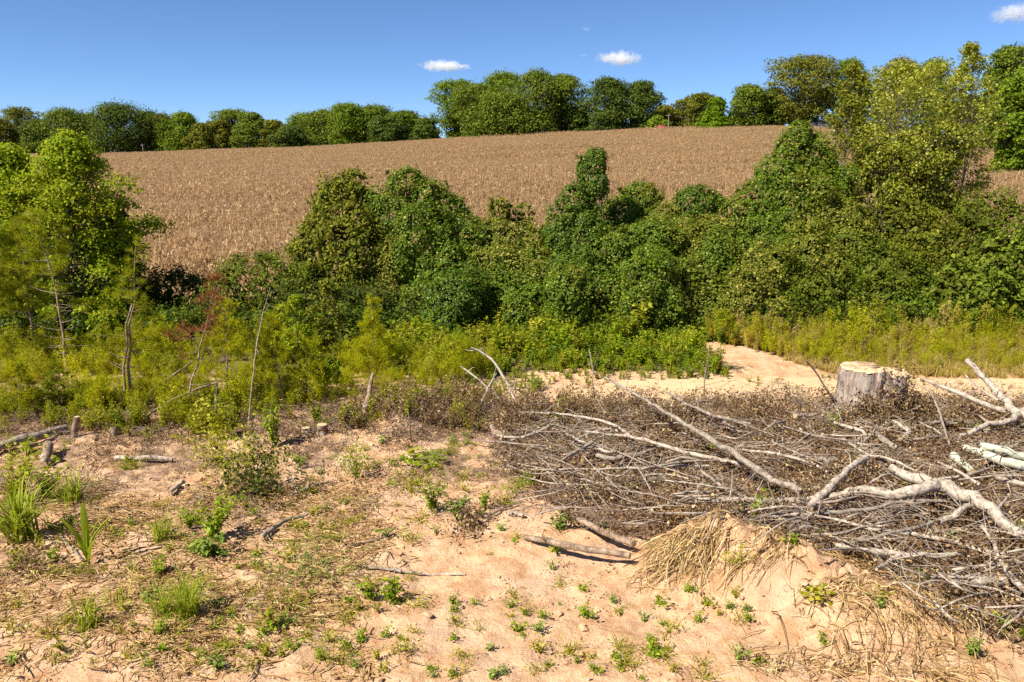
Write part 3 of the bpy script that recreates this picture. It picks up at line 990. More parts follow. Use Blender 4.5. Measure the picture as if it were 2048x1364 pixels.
def mound(name, ells, mat, label, cat='vines', dens=430, leaf=.070, seed=0, group='vine-smothered mounds of the hedge', **kw):
    rng = np.random.default_rng(seed + 5000)
    c0 = ells[0][0]
    base = np.array([c0[0], c0[1], float(ground(c0[0], c0[1], False))])
    root = empty(name, base, label, cat, group)
    bl = list(ells)
    for (c, rd) in ells:
        m = int(5 + 3.2 * (rd[0] * rd[2]))
        for _ in range(m):
            d = unit(rng.normal(size=3)); d[1] = -abs(d[1]) if rng.random() < .75 else d[1]
            d[2] = abs(d[2]) if rng.random() < .6 else d[2]
            f = rng.uniform(.2, .42)
            bl.append((c + d * rd * rng.uniform(.6, .92), np.array([rd.min() * f * rng.uniform(.8, 1.5), rd.min() * f, rd.min() * f * rng.uniform(.8, 1.4)])))
    lb = shell(MB(), bl, dens, leaf, rng, **kw)
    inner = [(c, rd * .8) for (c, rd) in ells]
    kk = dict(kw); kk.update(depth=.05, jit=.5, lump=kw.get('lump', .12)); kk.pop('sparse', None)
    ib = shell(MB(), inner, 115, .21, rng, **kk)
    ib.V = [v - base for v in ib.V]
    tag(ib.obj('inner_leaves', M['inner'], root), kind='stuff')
    lb.V = [v - base for v in lb.V]
    tag(lb.obj('foliage', M[mat], root), kind='stuff')
    sb = stems(MB(), ells, rng)
    sb.V = [v - base for v in sb.V]
    tag(sb.obj('stems', M['tree_trunk'], root), kind='stuff')
    return root


E = ell
mound('vine_mound', [E(812, 372, 28, 42, 36, .8), E(855, 390, 28, 44, 34, .8), E(895, 420, 28, 40, 36, .8), E(790, 440, 27.6, 46, 60, .9), E(850, 480, 27.3, 70, 80, 1.1), E(925, 465, 27.8, 36, 46, .8), E(955, 480, 27.6, 40, 40, .8), E(755, 430, 27.9, 36, 60, .7), E(800, 550, 26.9, 60, 80, 1.0), E(890, 560, 26.8, 80, 80, 1.1)],
      'kudzu', 'tall vine-covered mound with a hunched top left of the bare-field gap', seed=1)
mound('vine_mound', [E(985, 485, 27.8, 60, 46, .9), E(1050, 490, 27.6, 60, 46, .9), E(1000, 540, 27.0, 80, 60, 1.1), E(1070, 570, 26.6, 70, 70, 1.0), E(980, 610, 26.2, 70, 70, 1.0), E(1090, 640, 25.8, 60, 50, .8)],
      'kudzu_yellow', 'low yellowing vine saddle in the gap left of the vine tower', seed=2, lump=.2)
mound('vine_tower', [E(1190, 325, 27.5, 24, 32, .45), E(1168, 345, 27.5, 17, 26, .35), E(1188, 375, 27.4, 28, 48, .5), E(1150, 415, 27.2, 36, 52, .6), E(1120, 470, 27.0, 40, 60, .8), E(1165, 490, 27, 50, 80, .9), E(1140, 560, 26.6, 70, 70, 1.0)],
      'kudzu_dark', 'slender vine-wrapped tower standing highest in the middle of the hedge', seed=3, dens=620)
mound('vine_mound', [E(915, 596, 24.6, 60, 62, 1.0), E(890, 650, 24.4, 60, 56, .9), E(945, 575, 24.8, 34, 40, .6)],
      'kudzu_dark', 'arched vine mound at the hedge front below the hunched mound', seed=4)
mound('vine_mound', [E(1045, 640, 24.7, 48, 62, .8), E(1070, 610, 25.0, 34, 40, .6)], 'kudzu', 'small rounded vine mound between the arched mound and the dark-hollowed one', seed=5)
mound('vine_mound', [E(1135, 590, 24.7, 54, 66, 1.0), E(1165, 620, 24.6, 32, 70, .6), E(1115, 640, 24.5, 40, 50, .7)],
      'kudzu', 'vine mound with a dark hollow on its right at the hedge front', seed=6)
mound('vine_mound', [E(1290, 580, 24.9, 52, 80, 1.0), E(1240, 500, 26.4, 60, 50, .9), E(1310, 480, 26.8, 60, 44, .9), E(1335, 625, 24.7, 34, 70, .7), E(1262, 640, 24.6, 34, 60, .6), E(1310, 540, 25.2, 50, 50, .8)],
      'kudzu', 'large vine mound right of centre reaching down to the track', seed=7)
mound('vine_mound', [E(1278, 400, 29.5, 46, 36, .8), E(1240, 440, 29, 50, 50, 1.0)],
      'kudzu', 'little vine-capped knob right behind the vine tower', seed=8)
mound('vine_mound', [E(1395, 408, 28.5, 52, 40, .8), E(1380, 460, 28.2, 46, 46, .8)],
      'kudzu_dark', 'rounded vine knob with a dark hollow left of the great vine peak', seed=9)
mound('vine_mound', [E(1370, 500, 27.3, 80, 56, 1.0), E(1430, 540, 26.8, 80, 70, 1.1), E(1330, 445, 28.6, 50, 40, .8), E(1440, 470, 27.6, 70, 44, .9), E(1410, 610, 26.0, 60, 70, .9)],
      'kudzu_yellow', 'broad yellow-flecked vine slope under the rounded knob', seed=10)
mound('vine_peak', [E(1598, 272, 28.5, 26, 32, .5), E(1580, 310, 28.4, 40, 44, .65), E(1556, 355, 28.2, 46, 50, .8), E(1520, 398, 28.0, 52, 44, .9), E(1482, 420, 27.9, 44, 32, .8), E(1625, 330, 28.6, 40, 60, .7), E(1600, 400, 27.8, 80, 70, 1.1), E(1660, 390, 28.4, 50, 60, .8), E(1540, 470, 27.4, 80, 60, 1.0)],
      'kudzu', 'great vine-smothered peak leaning against the pale tree', seed=11)
mound('vine_mound', [E(1660, 440, 27.4, 70, 50, .9), E(1610, 520, 26.4, 60, 70, 1.0), E(1700, 500, 26.6, 54, 70, .9), E(1655, 560, 25.9, 50, 60, .8)],
      'kudzu_yellow', 'yellow-flecked vine curtain below the great vine peak', seed=12)
mound('vine_mound', [E(1530, 560, 25.6, 56, 80, .9), E(1480, 600, 25.0, 44, 70, .8), E(1545, 630, 24.9, 40, 50, .7)],
      'kudzu_yellow', 'ragged yellowing vine thicket above the clay slip', seed=13)

def vine_carpet():
    rng = np.random.default_rng(88)
    tab = np.array([(560, 640), (640, 600), (720, 545), (800, 500), (900, 500), (1000, 480), (1080, 500), (1150, 500), (1230, 470), (1320, 455), (1420, 450), (1500, 440), (1600, 440), (1700, 470),
                    (1800, 500), (1900, 510), (2000, 500), (2150, 520)], float)
    tx = np.array([PD(u, r_, 27.0)[0] for u, r_ in tab]); tz = np.array([PD(u, r_, 27.0)[2] for u, r_ in tab])
    def hf(x, y):
        yy = y + 1.5 * (fbm(x / 1.3, y / 2.0, 121) - .5)
        p = sstep(23.7, 27.2, yy) ** .75 * (1 - .45 * sstep(28.3, 30.5, yy))
        b = fbm(x / .95, y / .95, 123, 3) - .5 + .45 * (.5 - np.abs(fbm(x / .55, y / .55, 127, 2) - .5) * 2)
        return np.interp(x, tx, tz) * p + b * 1.15 * np.sqrt(np.clip(p, 0, 1)) - .15
    M0 = 400000
    x = rng.uniform(tx[0], tx[-1], M0); y = rng.uniform(23.2, 29.5, M0)
    e = .06
    h = hf(x, y); gx_ = (hf(x + e, y) - h) / e; gy_ = (hf(x, y + e) - h) / e
    area = np.sqrt(1 + np.minimum(gx_ ** 2 + gy_ ** 2, 25))
    nr = unit(np.stack([-gx_, -gy_, np.ones(M0)], 1))
    gz = ground(x, y, False)
    w8 = area * (h > .12) * np.where(nr[:, 1] > .3, .15, 1.0)
    total = (w8.mean() * (tx[-1] - tx[0]) * 6.3)
    base = np.array([3.0, 26.0, 0.0])
    root = empty('vine_carpet', base, 'continuous rumpled vine carpet joining all the vine mounds of the hedge', 'vines')
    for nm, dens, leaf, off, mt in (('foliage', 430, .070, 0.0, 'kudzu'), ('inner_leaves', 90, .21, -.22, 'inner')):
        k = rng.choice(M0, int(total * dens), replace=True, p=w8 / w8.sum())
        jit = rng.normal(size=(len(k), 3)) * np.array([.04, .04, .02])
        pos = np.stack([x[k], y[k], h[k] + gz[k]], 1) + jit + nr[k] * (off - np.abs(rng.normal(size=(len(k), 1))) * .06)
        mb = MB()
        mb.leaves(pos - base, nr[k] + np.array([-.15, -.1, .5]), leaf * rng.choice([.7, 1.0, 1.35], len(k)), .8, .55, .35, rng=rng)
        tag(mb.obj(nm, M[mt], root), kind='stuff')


vine_carpet()


# bushes
def bush(ells, mat, label, seed, dens=320, leaf=.075, name='bush', group='bushes of the hedge', **kw):
    kw.setdefault('lump', .2); kw.setdefault('depth', .2); kw.setdefault('jit', .9); kw.setdefault('aspect', .6)
    return mound(name, ells, mat, label, 'bush', dens, leaf, seed, group, **kw)


bush([E(530, 570, 27, 90, 70, 1.2), E(600, 600, 26.5, 70, 80, 1.1), E(470, 580, 27.2, 50, 50, .9)], 'shrub', 'rounded green bush in front of the corn left of the willowy one', 31)
bush([E(690, 440, 28, 72, 90, 1.2), E(650, 510, 27.5, 66, 80, 1.1), E(720, 540, 27, 80, 110, 1.2), E(700, 380, 28.2, 40, 44, .7)], 'willow', 'tall soft willowy bush left of the hunched vine mound', 32, leaf=.13, sparse=.36)
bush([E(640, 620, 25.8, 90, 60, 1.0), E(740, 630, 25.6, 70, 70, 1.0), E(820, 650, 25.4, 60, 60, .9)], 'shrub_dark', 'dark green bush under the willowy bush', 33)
bush([E(350, 610, 28, 80, 80, 1.2), E(400, 600, 27.6, 50, 50, .9), E(300, 640, 27.2, 70, 70, 1.1)], 'shrub_dark', 'deep shadowed bush right of the tall left sapling', 34)  # the shade on this bush is put in through its dark leaf colour
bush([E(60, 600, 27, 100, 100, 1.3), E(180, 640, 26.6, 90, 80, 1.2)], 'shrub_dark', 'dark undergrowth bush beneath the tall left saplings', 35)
bush([E(1620, 610, 25.5, 90, 70, 1.1), E(1560, 640, 25, 50, 50, .8)], 'shrub', 'green bush at the hedge foot above the large stump', 36)
bush([E(1760, 580, 26, 90, 90, 1.2), E(1720, 640, 25.4, 60, 50, .8)], 'shrub', 'olive bush behind the stump at the hedge foot', 37, sparse=.38)
bush([E(1790, 330, 29, 90, 70, 1.0), E(1870, 300, 29.4, 70, 70, .9), E(1830, 390, 28.6, 80, 60, .9)], 'pale', 'pale leafy middle of the thicket under the pale tree crown', 45, leaf=.11, dens=150, sparse=.42)
bush([E(1860, 520, 27, 100, 80, 1.2), E(1800, 450, 28, 80, 60, 1.0)], 'willow', 'loose twiggy bush under the right side of the pale tree', 38, sparse=.42)
bush([E(1930, 600, 25.4, 100, 80, 1.2), E(2010, 560, 25.8, 90, 100, 1.2)], 'oak', 'leafy layered green bush at the right end of the hedge', 39, leaf=.15, sparse=.4)
bush([E(2040, 470, 27.4, 80, 60, 1.1), E(1960, 430, 28, 70, 50, 1.0)], 'shrub', 'green bush above the layered one near the right edge', 40, sparse=.38)
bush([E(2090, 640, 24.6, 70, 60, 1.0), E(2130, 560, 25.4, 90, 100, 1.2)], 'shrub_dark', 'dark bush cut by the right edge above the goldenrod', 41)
bush([E(1000, 425, 31, 30, 34, .5)], 'fennel_green', 'feathery upright weed clump in the field gap left of the vine tower', 42, dens=70, leaf=.1)
bush([E(1045, 430, 31.5, 26, 26, .4)], 'fennel_green', 'smaller feathery weed in the field gap nearest the vine tower', 43, dens=70, leaf=.1)
bush([E(680, 690, 23.5, 70, 46, .8), E(780, 690, 23.6, 60, 46, .8)], 'shrub', 'low green bush behind the conical yellow sapling', 44)


bush([E(640, 735, 20.2, 40, 34, .45), E(665, 755, 19.8, 26, 26, .35)], 'poplar', 'fresh leafy shrub among the feathery weeds left of the split post', 46, leaf=.07)
bush([E(800, 735, 20.6, 40, 30, .45)], 'willow', 'loose olive shrub right of the conical yellow sapling', 47, leaf=.06, sparse=.4)
bush([E(330, 735, 20.4, 36, 30, .4)], 'shrub', 'small dark-leaved shrub between the two leaning poles', 48, leaf=.06)
bush([E(205, 725, 20.8, 34, 34, .4)], 'poplar', 'light leafy shrub just left of the double-stemmed pine', 49, leaf=.06, sparse=.4)


# leafy saplings on the left and the pale tree on the right
def px_tree(name, u, vbase_D, vtop, wpx, mat, label, seed, **kw):
    D = vbase_D
    x = PD(u, 600, D)[0]
    z = float(ground(x, D, False))
    H = PD(u, vtop, D)[2] - z
    W = wpx * px2m(D, z + H * .6)
    return crown_tree(name, (x, D, z), H, W, mat, label, seed=seed, **kw)


px_tree('leafy_sapling', 175, 26.0, 268, 350, 'poplar', 'tallest bright leafy sapling at left in front of the corn', 401, nclump=170, nleaf=34000, leaf=.10, low=.05,
        clump_r=.085, prof=[(0, .95), (.3, 1.0), (.5, .92), (.68, .7), (.84, .38), (1, .04)], trunk='tree_trunk', flat=.85, fill=.18)
px_tree('leafy_sapling', 50, 26.2, 292, 310, 'poplar', 'second leafy sapling left of the tallest one', 402, nclump=110, nleaf=22000, leaf=.10, low=.05,
        clump_r=.10, prof=[(0, .8), (.3, 1.0), (.6, .8), (.85, .45), (1, .15)])
px_tree('leafy_sapling', -70, 26, 340, 220, 'poplar', 'leafy sapling cut off by the left edge', 403, nclump=70, nleaf=13000, leaf=.11, low=.05, clump_r=.12)
px_tree('leafy_sapling', 250, 27.5, 400, 120, 'shrub', 'lower dark leafy sapling tucked under the tallest one at its right', 404, nclump=50, nleaf=9000, leaf=.11, low=.05, clump_r=.14)

px_tree('leafy_sapling', 655, 21.5, 560, 90, 'willow', 'thin upright sapling with light foliage in front of the dark bush', 405, nclump=40, nleaf=2600, leaf=.075, low=.2, clump_r=.12, tr_r=.025, fill=.1, limb=.5)
px_tree('leafy_sapling', 590, 21.0, 590, 80, 'poplar', 'slender bright sapling left of the light-foliaged one', 406, nclump=36, nleaf=2200, leaf=.075, low=.2, clump_r=.12, tr_r=.022, fill=.1, limb=.5)
pale_prof = [(0, .25), (.3, .5), (.5, .8), (.68, 1.0), (.84, .8), (1, .25)]
px_tree('pale_tree', 1770, 29.5, 122, 360, 'pale', 'pale yellow-green tree with many thin stems right of the vine peak', 411, nclump=260, nleaf=24000, leaf=.09, low=.2,
        clump_r=.055, prof=pale_prof, trunk='tree_trunk', tr_r=.06, jit=1.0, flat=1.15, fill=.2, limb=.45)
px_tree('pale_tree', 1880, 30.2, 86, 180, 'pale', 'second pale stem with the highest wispy top', 412, nclump=150, nleaf=12000, leaf=.09, low=.25,
        clump_r=.07, prof=[(0, .5), (.3, .9), (.55, 1.0), (.75, .62), (.9, .3), (1, .1)], trunk='pale_trunk', tr_r=.05, jit=1.0, flat=1.3, fill=.12, limb=.45)
px_tree('pale_tree', 1668, 29.8, 128, 120, 'willow', 'narrow olive-leaved tree at the left side of the pale tree', 413, nclump=90, nleaf=9000, leaf=.09, low=.3,
        clump_r=.11, prof=TALL, trunk='pale_trunk', tr_r=.05, jit=1.0, flat=1.2, fill=.16, limb=.5)


# ------------------------------------------------------------------ pines and thin saplings on the left
def needle_tufts(mb, C, D, rng, n=14, ln=.17, wd=.012, spread=.75):
    N = len(C)
    c = np.repeat(C, n, 0)
    d = np.repeat(unit(D), n, 0) + rng.normal(size=(N * n, 3)) * spread
    mb.needles(c, d, ln * rng.uniform(.7, 1.2, N * n), np.full(N * n, wd), rng=rng)


def pine(label, pts, rad, crown_lo, spread, seed, mat='pine', tufts=5, bare=True, name='pine_sapling', dens=1.0, ln=.17, double=False):
    """pts: trunk polyline in world space"""
    rng = np.random.default_rng(seed)
    pts = np.array(pts); base = pts[0].copy()
    P = pts - base
    root = empty(name, base, label, 'tree', 'pine saplings on the left')
    K = 9
    s = np.linspace(0, 1, K)
    seg = np.concatenate([[0], np.cumsum(np.linalg.norm(np.diff(P, axis=0), axis=1))]); Lt = seg[-1]; seg = seg / Lt
    def at(t):
        return np.stack([np.interp(t, seg, P[:, i]) for i in range(3)], -1)
    path = at(s) + rng.normal(size=(K, 3)) * np.array([.025, .025, 0]) * Lt / 4
    path[0] = 0
    path[0, 2] = -.1
    rad = rad * .78
    tb = MB().tubes(path, rad * (1 - .85 * s), 7)
    if double:
        q = path[:6] * 1.0; q[:, 0] -= .11 * (1 - s[:6] * 1.2); q[:, 1] -= .06
        tb.tubes(q, rad * .8 * (1 - .7 * s[:6]), 7)
    tb.obj('trunk', M['pine_trunk'], root, smooth=True)
    # whorls
    bb = MB(); nb = MB()
    nwh = int(7 + Lt * 3.2 * dens)
    for t in np.linspace(.16 if bare else crown_lo, .985, nwh):
        m = rng.integers(2, 5)
        live = t > crown_lo
        p = at(np.array([t + rng.normal() * .01]))[0]
        for _ in range(m):
            az = rng.uniform(0, 2 * np.pi)
            l = spread * (1.05 - t) / (1.05 - crown_lo) if live else spread * rng.uniform(.3, .75)
            l = max(l * rng.uniform(.65, 1.2), .12)
            up = rng.uniform(.05, .5) if live else rng.uniform(-.1, .45)
            d = np.array([math.cos(az), math.sin(az), up])
            e = p + d * l; mid = p + d * l * .5 + np.array([0, 0, -.04])
            if live:
                bb.tubes(np.stack([p, mid, e]), np.array([rad * .22, rad * .15, rad * .06]), 3)
            else:
                MB().tubes(np.stack([p, mid, e]), np.array([rad * .22, rad * .15, rad * .06]), 4).obj('branch', M['twig'], root)
            if live or rng.random() < .08:
                k = max(int(tufts * l / .35), 2)
                q = rng.uniform(.3, 1.02, k)
                C = p + d * (q * l)[:, None] + rng.normal(size=(k, 3)) * .06
                C[:, 2] += .02
                needle_tufts(nb, C, np.repeat(d[None], k, 0) + np.array([0, 0, .3]), rng, 22, ln)
    p = at(np.array([.99]))
    needle_tufts(nb, np.repeat(p, 4, 0), np.array([[0, 0, 1.0]] * 4), rng, 16, ln)
    tag(bb.obj('branches', M['pine_trunk'], root), kind='stuff')
    tag(nb.obj('needles', M[mat], root), kind='stuff')
    return root


def trunk_pts(base_px, D, top_px, Dtop=None, mids=()):
    b = PD(base_px[0], base_px[1], D); b[2] = float(ground(b[0], b[1]))
    out = [b]
    for (u, v, d) in mids:
        out.append(PD(u, v, d))
    out.append(PD(top_px[0], top_px[1], Dtop or D))
    return out


pine('leaning pine sapling with a long bare grey lower trunk near the left edge', trunk_pts((137, 765), 20.2, (62, 420), 20.5, [(120, 620, 20.3), (95, 520, 20.4)]), .055, .62, 1.15, 11, tufts=7)
pine('double-stemmed pine sapling with a narrow tip standing against the dark bush', trunk_pts((256, 818), 17.4, (274, 478), 17.6, [(262, 650, 17.5)]), .05, .42, .75, 12, tufts=4, double=True)
pine('pine sapling with a brown trunk half hidden at the far left', trunk_pts((66, 700), 21.5, (36, 440), 21.7), .05, .4, 1.2, 13, tufts=7)
pine('yellow-green pine sapling at the extreme left edge', trunk_pts((-20, 730), 21, (-30, 380), 21.2), .05, .3, 1.25, 14, tufts=7)
pine('rusty dead pine sapling leaning right with reddish needles', trunk_pts((371, 832), 17.0, (436, 555), 17.6, [(400, 690, 17.3)]), .04, .52, .75, 15, mat='deadpine', tufts=3, dens=.7)
pine('bright yellow-green bushy pine with a thin trunk right of the rusty one', trunk_pts((456, 822), 17.3, (452, 606), 17.4), .035, .42, .62, 16, mat='fennel', tufts=9, ln=.14)
pine('bushy young pine right of the thin grey pole', trunk_pts((572, 812), 17.7, (535, 640), 17.8), .035, .3, .7, 17, mat='fennel_green', tufts=8, ln=.14)
pine('conical bright yellow sapling in front of the vine mounds', trunk_pts((748, 745), 20.5, (742, 602), 20.6), .03, .15, .62, 18, mat='fennel', tufts=9, bare=False, ln=.14)
pine('drooping young pine with a brown bent top above the hollow', trunk_pts((620, 805), 17.9, (610, 690), 18.2), .03, .2, .75, 19, mat='fennel_green', tufts=8, bare=False, ln=.14)
pine('low pine seedling in the weeds at the left edge', trunk_pts((40, 830), 16.6, (35, 735), 16.7), .025, .1, .6, 20, mat='fennel_green', tufts=9, bare=False, ln=.14)
pine('low pine seedling left of the leaning pine', trunk_pts((120, 815), 17.4, (110, 730), 17.5), .025, .1, .6, 21, mat='pine', tufts=9, bare=False, ln=.14)
pine('pine seedling beside the leaning post stump', trunk_pts((205, 830), 17.1, (200, 765), 17.2), .02, .1, .45, 22, mat='fennel', tufts=9, bare=False, ln=.14)


# ------------------------------------------------------------------ generic plants (prototypes)
def plume(seed, h=1.2, n=420, w=.34, mat='fennel', lw=.10, stems_n=4, aspect=.14, taper=True):
    """feathery tall weed: thin stems with narrow leaves in a plume"""
    rng = np.random.default_rng(seed)
    mb = MB()
    stems_n = int(stems_n * 1.6)
    for k in range(stems_n):
        az = rng.uniform(0, 6.28); l = w * rng.uniform(.1, 1.0)
        hh = h * rng.uniform(.5, 1.0) * (1 - .3 * (l / w))
        top = np.array([math.cos(az) * l, math.sin(az) * l, hh])
        mb.tubes(np.stack([np.array([0, 0, -.05]), top * np.array([.3, .3, .5]), top]), np.array([.006, .004, .0015]), 3, r=.9)
        m = n // stems_n
        s = rng.uniform(.15, 1.0, m) ** .7
        p = top * s[:, None]
        p[:, :2] *= s[:, None] ** .6
        ww = (w * .4) * (np.sin(np.pi * np.clip(s * .95, 0, 1)) * .9 + .12 if taper else .7 + .2 * s)[:, None]
        pos = p + unit(rng.normal(size=(m, 3))) * ww * np.sqrt(rng.random((m, 1)))
        mb.leaves(pos, np.array([[-.3, -.3, .7]] * m), lw, aspect * 1.2, .6, -.4, rng=rng, fold=.02)
    return mb.mesh('plume_weed', M[mat])


def leafy(seed, h=.5, n=120, w=.35, mat='weed', leaf=.07, nst=6, aspect=.5):
    rng = np.random.default_rng(seed)
    mb = MB()
    for k in range(nst):
        az = rng.uniform(0, 6.28); l = rng.uniform(.2, 1) * w * .5
        top = np.array([math.cos(az) * l, math.sin(az) * l, h * rng.uniform(.55, 1.0)])
        mb.tubes(np.stack([np.array([0, 0, -.03]), top * np.array([.35, .35, .55]), top]), np.array([.006, .005, .002]), 3, r=.7)
        m = n // nst
        s = rng.uniform(.15, 1.0, m)
        p = top * s[:, None]; p[:, :2] *= s[:, None]
        pos = p + unit(rng.normal(size=(m, 3))) * leaf * .8
        mb.leaves(pos, np.array([0, 0, 1.0]) + (pos - p) * 6, leaf, aspect, .45, .1, rng=rng)
    return mb.mesh('leafy_weed', M[mat])


def grass(seed, n=40, h=.5, w=.25, bw=.014, mat='blade', broad=False):
    rng = np.random.default_rng(seed)
    if mat == 'blade':
        n = int(n * 2.2); bw *= .5; w *= 1.25
    mb = MB()
    az = rng.uniform(0, 6.28, n); l = h * rng.uniform(.55, 1.05, n)
    out = rng.uniform(.1, 1.0, n) * w
    b = np.stack([rng.normal(size=n) * .045, rng.normal(size=n) * .045, np.full(n, -.02)], 1)
    d = np.stack([np.cos(az), np.sin(az), np.zeros(n)], 1)
    ts = [0, .35, .7, 1.0]
    sd = np.stack([-np.sin(az), np.cos(az), np.zeros(n)], 1) * bw * rng.uniform(.6, 1.2, n)[:, None]
    curl = rng.uniform(.05, .75, n)
    rows = []
    for t in ts:
        z = l * (t - curl * t ** 3)
        c = b + d * (out * t ** 1.6)[:, None] + np.array([0, 0, 1.0]) * z[:, None]
        wd = (1 - t) ** .6 if not broad else math.sin(math.pi * (0.12 + .85 * t)) * 1.3
        rows += [c - sd * max(wd, .04), c + sd * max(wd, .04)]
    V = np.stack(rows, 1)
    Q = np.array([[0, 1, 3, 2], [2, 3, 5, 4], [4, 5, 7, 6]])[None] + (np.arange(n) * 8)[:, None, None]
    mb.quads(V, Q, np.repeat(rng.random(n), 3))
    return mb.mesh('grass_tuft', M[mat])


def patch(seed, n=60, w=.5, leaf=.09, mat='weed', h=.12):
    rng = np.random.default_rng(seed)
    mb = MB()
    r_ = np.sqrt(rng.random(n)) * w / 2; az = rng.uniform(0, 6.28, n)
    pos = np.stack([r_ * np.cos(az), r_ * np.sin(az) * .8, h * rng.uniform(.2, 1, n) * (1 - (r_ / w) ** 2)], 1)
    mb.leaves(pos, np.array([[0, 0, 1.0]] * n), leaf, .85, .4, 0, rng=rng)
    st = np.stack([np.zeros((n // 3, 3)) + np.array([0, 0, .01]), pos[: n // 3] * .6, pos[: n // 3]], 1)
    mb.tubes(st, np.full((n // 3, 3), .003), 3, r=.6)
    return mb.mesh('vine_patch', M[mat])


def rots(n, tilt=.08):
    return np.stack([R.normal(size=n) * tilt, R.normal(size=n) * tilt, R.uniform(0, 6.28, n)], 1)


def gpts(x, y, dz=0.0):
    return np.stack([x, y, ground(x, y) + dz], 1)


# goldenrod belt right of centre
N0 = 3000
x = R.uniform(2.0, 19, N0); y = 19.9 + R.uniform(0, 1, N0) ** .8 * 5.0
u_ = ugrid(x, y)
ok = (np.abs(x - (5.6 + (24 - y) * 0.75)) > 1.0) & (u_ > 1400) & (y > 20.0 + .4 * fbm(x, y, 3) + np.clip((9 - x) * .12, 0, 1)) & (x > 5.6 + (24 - y) * .75)
x, y = x[ok], y[ok]
hh = (.28 + .5 * sstep(20, 23.5, y) * (.3 + 1.3 * fbm(x / .9, y / .9, 23))) * R.uniform(.5, 1.3, len(x)) * (.55 + .9 * fbm(x / .5, y / .5, 131)) * np.where(R.random(len(x)) < .06, 1.5, 1)
o = scatter('goldenrod_belt', gpts(x, y), rots(len(x)), hh, [plume(700 + k, 1.15, 560, .36, ['goldenrod', 'fennel', 'goldenrod', 'fennel_green', 'goldenrod', 'drygrass'][k], .075) for k in range(6)])
tag(o, 'belt of yellow-green goldenrod along the far side of the sandy track at right', 'weeds', kind='stuff')
N0 = 2600
x = R.uniform(4, 19, N0); y = 19.6 + R.uniform(0, 1, N0) * 2.4
ok = (x > 6.2 + (24 - y) * .75) & (road_mask(x, y) < .6)
x, y = x[ok], y[ok]
o = scatter('dry_grass_verge', gpts(x, y), rots(len(x), .2), R.uniform(.5, 1.1, len(x)), [grass(720 + k, 34, .36, .2, .007, 'drygrass') for k in range(3)])
tag(o, 'dry straw-coloured grass verge between the track and the goldenrod', 'grass', kind='stuff')

N0 = 420
x = R.uniform(1.0, 14, N0); y = R.uniform(17.0, 20.2, N0)
rmk = road_mask(x, y)
ok = (R.random(N0) < np.where(np.abs(y - 18.5) < .5, .10, .35)) | ((x < 3.5) & (R.random(N0) < .5))
x, y = x[ok], y[ok]
o = scatter('track_tufts', gpts(x, y, .01), rots(len(x), .2), R.uniform(.25, .7, len(x)), [leafy(1060, .3, 90, .6, 'weed_yellow', .05, 8), grass(1061, 30, .3, .25, .008, 'drygrass'), leafy(1062, .2, 80, .6, 'weed', .05, 8), plume(1063, .3, 80, .3, 'deadleaf', .05, 4, .5, False)])
tag(o, 'low tufts of grass and weeds straggling over the sandy track', 'grass', kind='stuff')
# feathery weed belt on the left
N0 = 2600
x = R.uniform(-19, -.3, N0); y = R.uniform(17.2, 23.6, N0)
u_ = ugrid(x, y)
ok = (R.random(N0) < np.where(y < 19.6, .7, 1.0)) & (fbm(x / 1.3, y / 1.0, 27) > .40 + .08 * (x > -3))
x, y = x[ok], y[ok]
hh = (.25 + .8 * fbm(x / 1.2, y / 1.2, 29)) * R.uniform(.5, 1.3, len(x)) * (.5 + fbm(x / .6, y / .6, 133)) * np.where(R.random(len(x)) < .07, 1.6, 1) * np.where(x > -3.5, .85, 1.0)
o = scatter('feathery_weed_belt', gpts(x, y), rots(len(x), .1), hh, [plume(740 + k, 1.2, 640, .46, ['fennel', 'fennel_green', 'fennel', 'weed_yellow', 'fennel'][k], .08) for k in range(5)])
tag(o, 'belt of feathery yellow-green weeds under the pines at left', 'weeds', kind='stuff')
# in front of it: thinner weeds round the trunks, left
N0 = 700
x = R.uniform(-14, -.5, N0); y = R.uniform(15.8, 18.5, N0)
ok = (fbm(x / .8, y / .6, 37) > .47) & (R.random(N0) < np.where(x < -8, 1, .75))
x, y = x[ok], y[ok]
o = scatter('trackside_weeds', gpts(x, y), rots(len(x), .12), R.uniform(.45, 1.0, len(x)),
            [plume(760, .8, 220, .36, 'fennel_green', .09), leafy(761, .75, 150, .5, 'weed_yellow', .075, 8), leafy(762, .6, 130, .5, 'shrub', .07, 7), plume(763, .7, 200, .3, 'weed_yellow', .08)])
tag(o, 'straggling green weeds along the near side of the track at left', 'weeds', kind='stuff')
# low green ground cover in front of the vine mounds
N0 = 2200
x = R.uniform(-3.2, 5.8, N0); y = R.uniform(17.9, 24.6, N0)
ok = (x < 5.0 + (24 - y) * .55) & (fbm(x / .7, y / .7, 41) > .36 - .1 * (y > 21.5)) & ((y > 19.9) | (x < 1.2 - (19.9 - y) * .5))
x, y = x[ok], y[ok]
hh = (.22 + .6 * sstep(19.4, 22.8, y) * (.25 + 1.3 * fbm(x / .8, y / .8, 43))) * R.uniform(.5, 1.4, len(x)) * (.45 + 1.1 * fbm(x / .6, y / .6, 135)) * np.where(R.random(len(x)) < .05, 1.5, 1)
o = scatter('creeper_carpet', gpts(x, y), rots(len(x), .12), hh, [leafy(780 + k, .75, 170, .75, ['weed', 'weed_yellow', 'poplar', 'kudzu'][k], .085, 9, .6) for k in range(4)])
tag(o, 'low leafy green carpet between the vine mounds and the track', 'weeds', kind='stuff')
